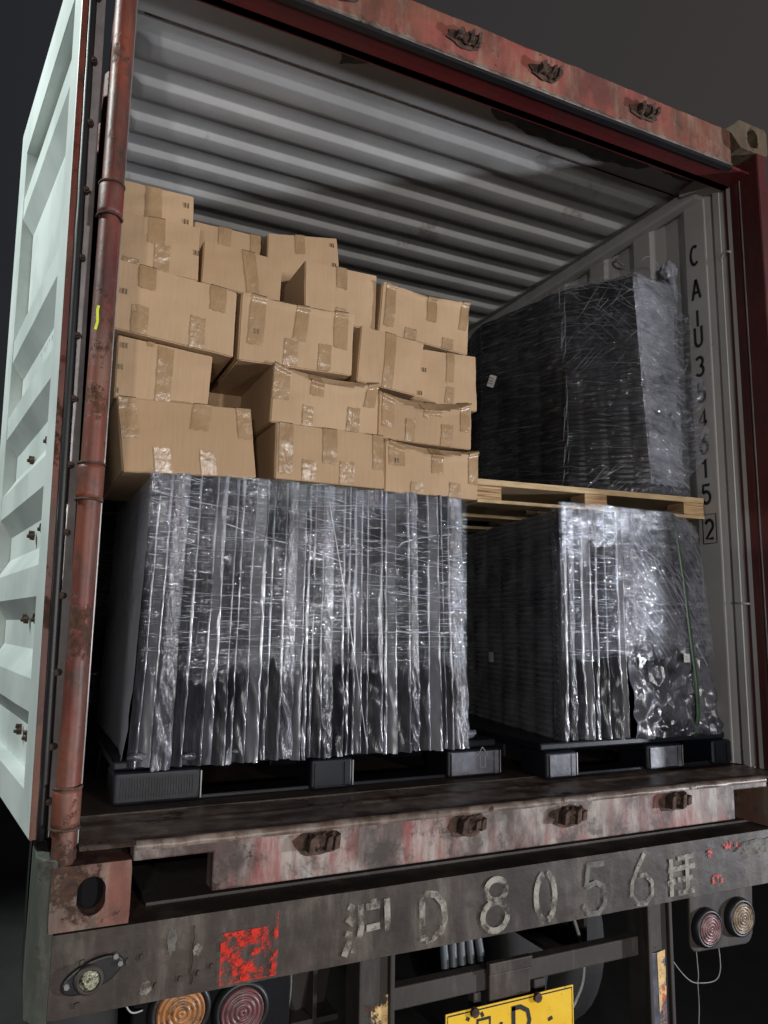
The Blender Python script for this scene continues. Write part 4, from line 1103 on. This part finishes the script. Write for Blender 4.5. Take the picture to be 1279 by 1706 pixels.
# lower loose bag in sharp facets
rj = random.Random(9)
def facets(x0, x1, z0, z1, y0, nx, nzn, amp):
    P_ = {}
    for i in range(nx + 1):
        for j in range(nzn + 1):
            u, v = i / nx, j / nzn
            jx = 0 if i in (0, nx) else rj.uniform(-.42, .42) / nx; jz = 0 if j in (0, nzn) else rj.uniform(-.4, .4) / nzn
            ed = math.sin(math.pi * u) ** .5 * math.sin(math.pi * min(1, v * .95 + .05)) ** .5
            P_[i, j] = (x0 + (x1 - x0) * (u + jx) + .03 * (z1 - z0) * (v), y0 - ed * (.012 + rj.uniform(-amp, amp)) - .012 * math.sin(math.pi * u), z0 + (z1 - z0) * (v + jz))
    idx = {k: n for n, k in enumerate(P_)}; fs = []
    for i in range(nx):
        for j in range(nzn):
            a, b, c, d = idx[i, j], idx[i + 1, j], idx[i + 1, j + 1], idx[i, j + 1]
            fs += [(a, b, c), (a, c, d)] if rj.random() < .5 else [(a, b, d), (b, c, d)]
    return MB().add(list(P_.values()), fs, False)
cf = facets(.765, 1.10, .125, .50, .196, 19, 12, .019)
obj('loose_bag', cf, M['bag_crumple'], wr, recalc=False)
obj('crumpled_bag', m, M['bag_crumple'], wr)
fr = [(.565, 1.06), (.418, .206), (.732, .196), (1.170, .196), (1.205, .32)]
def dRf(s, z): 
    e = .004 * nz(s * 8, z * 5) + .003 * nz(s * 30 + 30 * z, z * 45) + .0012 * nz(s * 90, z * 120)
    return .006 + e + (.018 * math.sin(math.pi * max(0, min(1, (s - 1.18) / .40))) if s > 1.18 else 0)
m = shell([fr[0], fr[1]], .13, .945, dRf, .008, .009); n0 = len(m.f)
Rl = lambda u, v: (.405 + .147 * u, .206 + .85 * u, .14 + .79 * v)
glint_creases(m, 130, Rl, (.05, .45), (-.12, .14), (.0004, .0009), 14, (0, 1), (.35, 1))
film_obj('stretch_film', m, n0, 'film_dim', wr)
m = shell(fr[1:], .35, .955, lambda s, z: dRf(s + .86, z), .006, .0075, lambda s: .40 - .05 * nz(s * 6, 4) + .05 * sstep(.35, .6, s), lambda s: .957 - .05 * sstep(.62, .75, s) + .006 * nz(s * 20, 2)); narrow(m)
n0 = len(m.f)
Ra = lambda u, v: (.425 + .31 * u, .181, .40 + .53 * v)
Rb = lambda u, v: (.735 + .36 * u, .170 - .012 * math.sin(u * 3.1), .38 + .55 * v)
glint_creases(m, 90, Ra, (.08, .5), (-.10, .08), (.0004, .0009), 11, (0, 1), (.0, .9))
glint_creases(m, 75, Rb, (.12, .5), (-1.1, -.55), (.0005, .0012), 12, (0, 1), (.15, .95))
glint_creases(m, 14, Rb, (.3, .8), (-.05, .05), (.0004, .0009), 13, (.2, .8), (.05, .5))
film_obj('stretch_film', m, n0, 'film', wr)
m = shell(fr[2:], .45, .955, lambda s, z: .010 + dRf(s + 1.18, z * 1.2), .007, .009, lambda s: .52 - .12 * sstep(0, .35, s), lambda s: .95 - .04 * sstep(.3, .42, s)); narrow(m); obj('stretch_film', m, M['film_diag'], wr)
m = shell([(.425, .200), (.735, .190)], .70, .955, lambda s, z: .006 + .003 * nz(s * 30, z * 30), .006, .008, lambda s: .80 - .45 * max(0, .12 - abs(s - .0)) + .5 * max(0, s - .16) - .06 * nz(s * 20, 2)); obj('film_patch', m, M['film_dense'], wr)
m = MB()   # film stretched over the top of the bundle
m.grid(60, 40, lambda u, v: (.42 + .14 * v * .8 + (.72 - .1 * v) * u, .20 + .80 * v, .946 + .010 * nz(u * 6, v * 6) - .04 * sstep(.8, 1, u))); obj('stretch_film', m, M['film_diag'], wr)
m = MB()
st = [(.955, .180, .948), (.965, .172, .88), (.985, .165, .70), (1.0, .160, .50), (1.02, .158, .32), (1.03, .165, .20), (1.035, .19, .115)]
for a, b in zip(st[:-1], st[1:]):
    pass
vs = []
for k, p in enumerate(st): vs += [(p[0] - .008, p[1], p[2]), (p[0] + .008, p[1] - .002, p[2])]
m.add(vs, [(2 * k, 2 * k + 1, 2 * k + 3, 2 * k + 2) for k in range(len(st) - 1)], True); o = obj('strap', m, M['strap_green'], wr, recalc=False)
so = o.modifiers.new('s', 'SOLIDIFY'); so.thickness = .0012
m = MB(); m.tube([(1.04 + .14 * k / 14, .17 + .004 * k, .455 - .11 * (k / 14) + .006 * nz(k, 3)) for k in range(15)], [.006 - .0003 * k + .002 * nz(k * .8, 1) for k in range(15)], 6)
m.tube([(.75 + .35 * k / 14, .178, .62 + .01 * math.sin(k) - .03 * k / 14) for k in range(15)], .0016, 5)
m.tube([(.72 + .30 * k / 14, .172, .84 - .16 * (k / 14) + .003 * nz(k, 3)) for k in range(15)], .0018, 5)
obj('film_fold', m, M['milky'], wr)
def label_card(root, c, ang, wd, hg, tilt=0):
    m = MB(); d = Vector((math.cos(ang), math.sin(ang), 0)); up = Vector((0, 0, 1)) * math.cos(tilt) + d * math.sin(tilt); d2 = d * math.cos(tilt) - Vector((0, 0, 1)) * math.sin(tilt)
    c = Vector(c); n_ = Vector((d.y, -d.x, 0)) * .0015
    m.add([c + d2 * a * wd / 2 + up * b * hg / 2 for a, b in ((-1, -1), (1, -1), (1, 1), (-1, 1))], [(0, 1, 2, 3)])
    o = obj('paper_label', m, M['paper'], root, recalc=False)
    m = MB()
    for k in range(3): 
        b0 = -.5 + .45 * k
        m.add([c + n_ + d2 * a * wd / 2 + up * b * hg / 2 for a, b in ((-.8, b0), (.6 - .2 * k, b0), (.6 - .2 * k, b0 + .14), (-.8, b0 + .14))], [(0, 1, 2, 3)])
    obj('print', m, M['gasket_steel'], o, recalc=False)
label_card(wr, (.513, .78, .385), R(-100 + 0), .05, .040); label_card(wr, (.968, .150, .405), 0, .030, .030)

# --- right upper bundle on the wooden pallet
wu = thing('wrapped_bundle', (.95, .3, 1.033), 'tall dark film-wrapped stack standing on the wooden pallet, shiny near end', 'wrapped bundle')
P0t, P0b = Vector((.885, .27)), Vector((.948, .27)); P2t, P2b = Vector((1.130, .275)), Vector((1.115, .275))
P1 = Vector((.713, .50)); P1b_ = Vector((.60, 1.0)); P1c = Vector((.66, 1.25))
def lerp2(a, b, t_): return a + (b - a) * t_
def body(u, v):   # u 0..1 along back-left -> P1 -> P0 -> P2 -> back right
    z = 1.036 + .93 * v
    P0 = lerp2(P0b, P0t, v); P2 = lerp2(P2b, P2t, v)
    K = [P1c, P1b_, P1, P0, P2, Vector((1.145, .60)), Vector((1.14, 1.2))]
    us = [0, .13, .45, .72, .90, .96, 1.0]
    for i in range(6):
        if u <= us[i + 1] + 1e-9:
            q = (u - us[i]) / (us[i + 1] - us[i]); p = lerp2(K[i], K[i + 1], q)
            d = (K[i + 1] - K[i]).normalized(); n_ = Vector((d.y, -d.x)); break
    return p, n_, z
m = MB()
def bu(u, v):
    p, n_, z = body(u, v)
    step = .0225; fr_ = (z / step) % 1
    e = -.006 + (.0022 if fr_ > .3 else -.0005)
    e += .003 * nz(u * 14, z * 7)
    if u < .72: e -= .006 * (abs(math.sin(u * 40)) ** 6)
    return (p.x + n_.x * e, p.y + n_.y * e, z - .03 * (1 - sstep(0, .3, u)) * 0)
m.grid(150, 170, bu, False)
obj('dark_tray_stack', m, simple('deep_black_tray', (.010, .011, .012), .30, 0, 12, .3, .004, .5, .4), wu)
m = MB()   # near end board, bagged; lamp sheen partly put into its colour
m.grid(50, 110, lambda u, v: (lambda b: (b[0].x, b[0].y - .010 - .004 * nz(u * 6, v * 20) - .0025 * nz(u * 14, v * 60) + .012 * (abs(2 * u - 1) ** 8), b[2] + .0))(body(.722 + .174 * u, v)))
M['end_sheen'] = bag('taut_film_over_board', (.10, .11, .14), (.50, .52, .62), (2.2, 2.2, 9), 18, 1.0, .16, 140, .010)
obj('end_board', m, M['end_sheen'], wu)
m = MB()   # film all round
def fu(u, v):
    p, n_, z = body(u, v)
    big = .020 * sstep(.22, 0, v) * (.5 + nz(u * 10, v * 9)) + .016 * sstep(.80, 1, v) * (.4 + nz(u * 9, v * 7))
    e = .006 + big + .0045 * nz(u * 30 + v * 6, v * 26 - u * 9) + .002 * nz(u * 60, v * 110)
    sag = sstep(.45, .0, u) * .0
    return (p.x + n_.x * e, p.y + n_.y * e, 1.028 + (z - 1.036) * 1.03 + .02 * sstep(.9, 1, v) * nz(u * 12, 1))
m.grid(230, 130, fu); n0 = len(m.f)
def fu2(u, v):
    p, n_, z = body(u, v); e = .016 + .02 * sstep(.22, 0, v) + .014 * sstep(.80, 1, v)
    return (p.x + n_.x * e, p.y + n_.y * e, 1.03 + (z - 1.036) * 1.03)
glint_creases(m, 90, fu2, (.03, .20), (-.35, .10), (.0004, .0008), 21, (.06, .70), (.02, .98))
glint_creases(m, 26, fu2, (.03, .12), (-1.6, -.3), (.0005, .0011), 22, (.46, .72), (.72, .97))
glint_creases(m, 22, fu2, (.03, .12), (.4, 1.6), (.0005, .0010), 23, (.46, .72), (.60, .92))
glint_creases(m, 30, fu2, (.004, .01), (8, 22), (.0005, .0012), 24, (.445, .455), (.05, .95))
glint_creases(m, 26, fu2, (.03, .10), (.5, 1.6), (.0005, .0012), 25, (.52, .74), (.0, .12))
fu3 = lambda u, v: (lambda q: (q[0] + .002, q[1] - .012, q[2]))(fu2(u, v))
glint_creases(m, 240, fu3, (.02, .09), (-.9, -.2), (.0007, .0018), 26, (.73, .90), (.03, .97))
film_obj('stretch_film', m, n0, 'film_dim', wu)
m = MB(); m.grid(70, 110, lambda u, v: (lambda q: (q[0], q[1] - .006 - .003 * nz(u * 9, v * 33), q[2]))(fu(.722 + .19 * u, .02 + .96 * v))); obj('end_film', m, M['film_dense'], wu)
m = MB()   # film closing over the top, pulled up towards the knot
def tf_(u, v):
    p, n_, z = body(u, 1.0); c = Vector((1.10, .45)); q = v ** .8
    pp = lerp2(p, c, q)
    hz = .016 * nz(u * 16, v * 8) + .010 * nz(u * 40, v * 14)
    return (pp.x, pp.y, 1.972 + .085 * math.sin(q * math.pi * .5) + hz * (1 - v * .5) - .03 * sstep(.35, 0, u) * (1 - v))
m.grid(160, 30, tf_); obj('film_top', m, M['film_diag'], wu)
m = MB()
def kn(u, v):
    a = u * 2 * math.pi; b = v * math.pi; d = Vector((math.sin(b) * math.cos(a), math.sin(b) * math.sin(a), math.cos(b)))
    q = 1 + .35 * nz(d.x * 2.2, d.y * 2.2, d.z * 2.2) + .12 * nz(d.x * 7, d.y * 7, d.z * 7)
    return (1.128 + .034 * q * d.x, .30 + .034 * q * d.y, 2.050 + .046 * q * d.z - .010 * d.x)
m.grid(36, 24, kn); obj('film_knot', m, M['milky'], wu)
m = MB(); m.tube([(1.10 - .09 * k / 10, .32 + .002 * k, 2.07 + .05 * math.sin(k / 10 * 2.6)) for k in range(11)], .0016, 5)
m.tube([(1.128, .29, 2.02), (1.136, .285, 1.97), (1.135, .28, 1.92)], [.02, .012, .005], 8)
obj('film_tail', m, M['milky'], wu)
for j, (z0, z1, y_) in enumerate([(1.88, 1.55, .20), (1.60, 1.35, .16), (1.42, 1.12, .15)]):   # loose film hanging by the wall
    m = MB(); m.grid(16, 40, lambda u, v: (1.128 + .030 * u * (1 if j else .7) * math.sin(math.pi * v) ** .5 + .008 * nz(u * 5, v * 9, j), .285 - (.285 - y_) * u * math.sin(math.pi * v) ** .6 + .01 * nz(v * 8, u * 4, j), z0 + (z1 - z0) * v + .02 * nz(u * 4, v * 5)))
    obj('loose_film', m, M['film_diag'], wu)
m = MB()   # puckered film at the foot
m.grid(90, 12, lambda u, v: (lambda b, a: (b[0].x + b[1].x * (.014 + .022 * math.sin(a)) + .006 * nz(u * 40, v * 4), b[0].y + b[1].y * (.014 + .022 * math.sin(a)) + .008 * nz(u * 30, v * 5), 1.058 - .022 * math.cos(a) + .010 * nz(u * 25, 2)))(body(.46 + .50 * u, 0), math.pi * v))
obj('film_hem', m, M['bag_light'], wu)
label_card(wu, (.585, .88, 1.640), R(-75 + 0), .045, .055, .45)
wr.location = (.751, .150, .106); wr.scale = (.977, 1, 1.0)
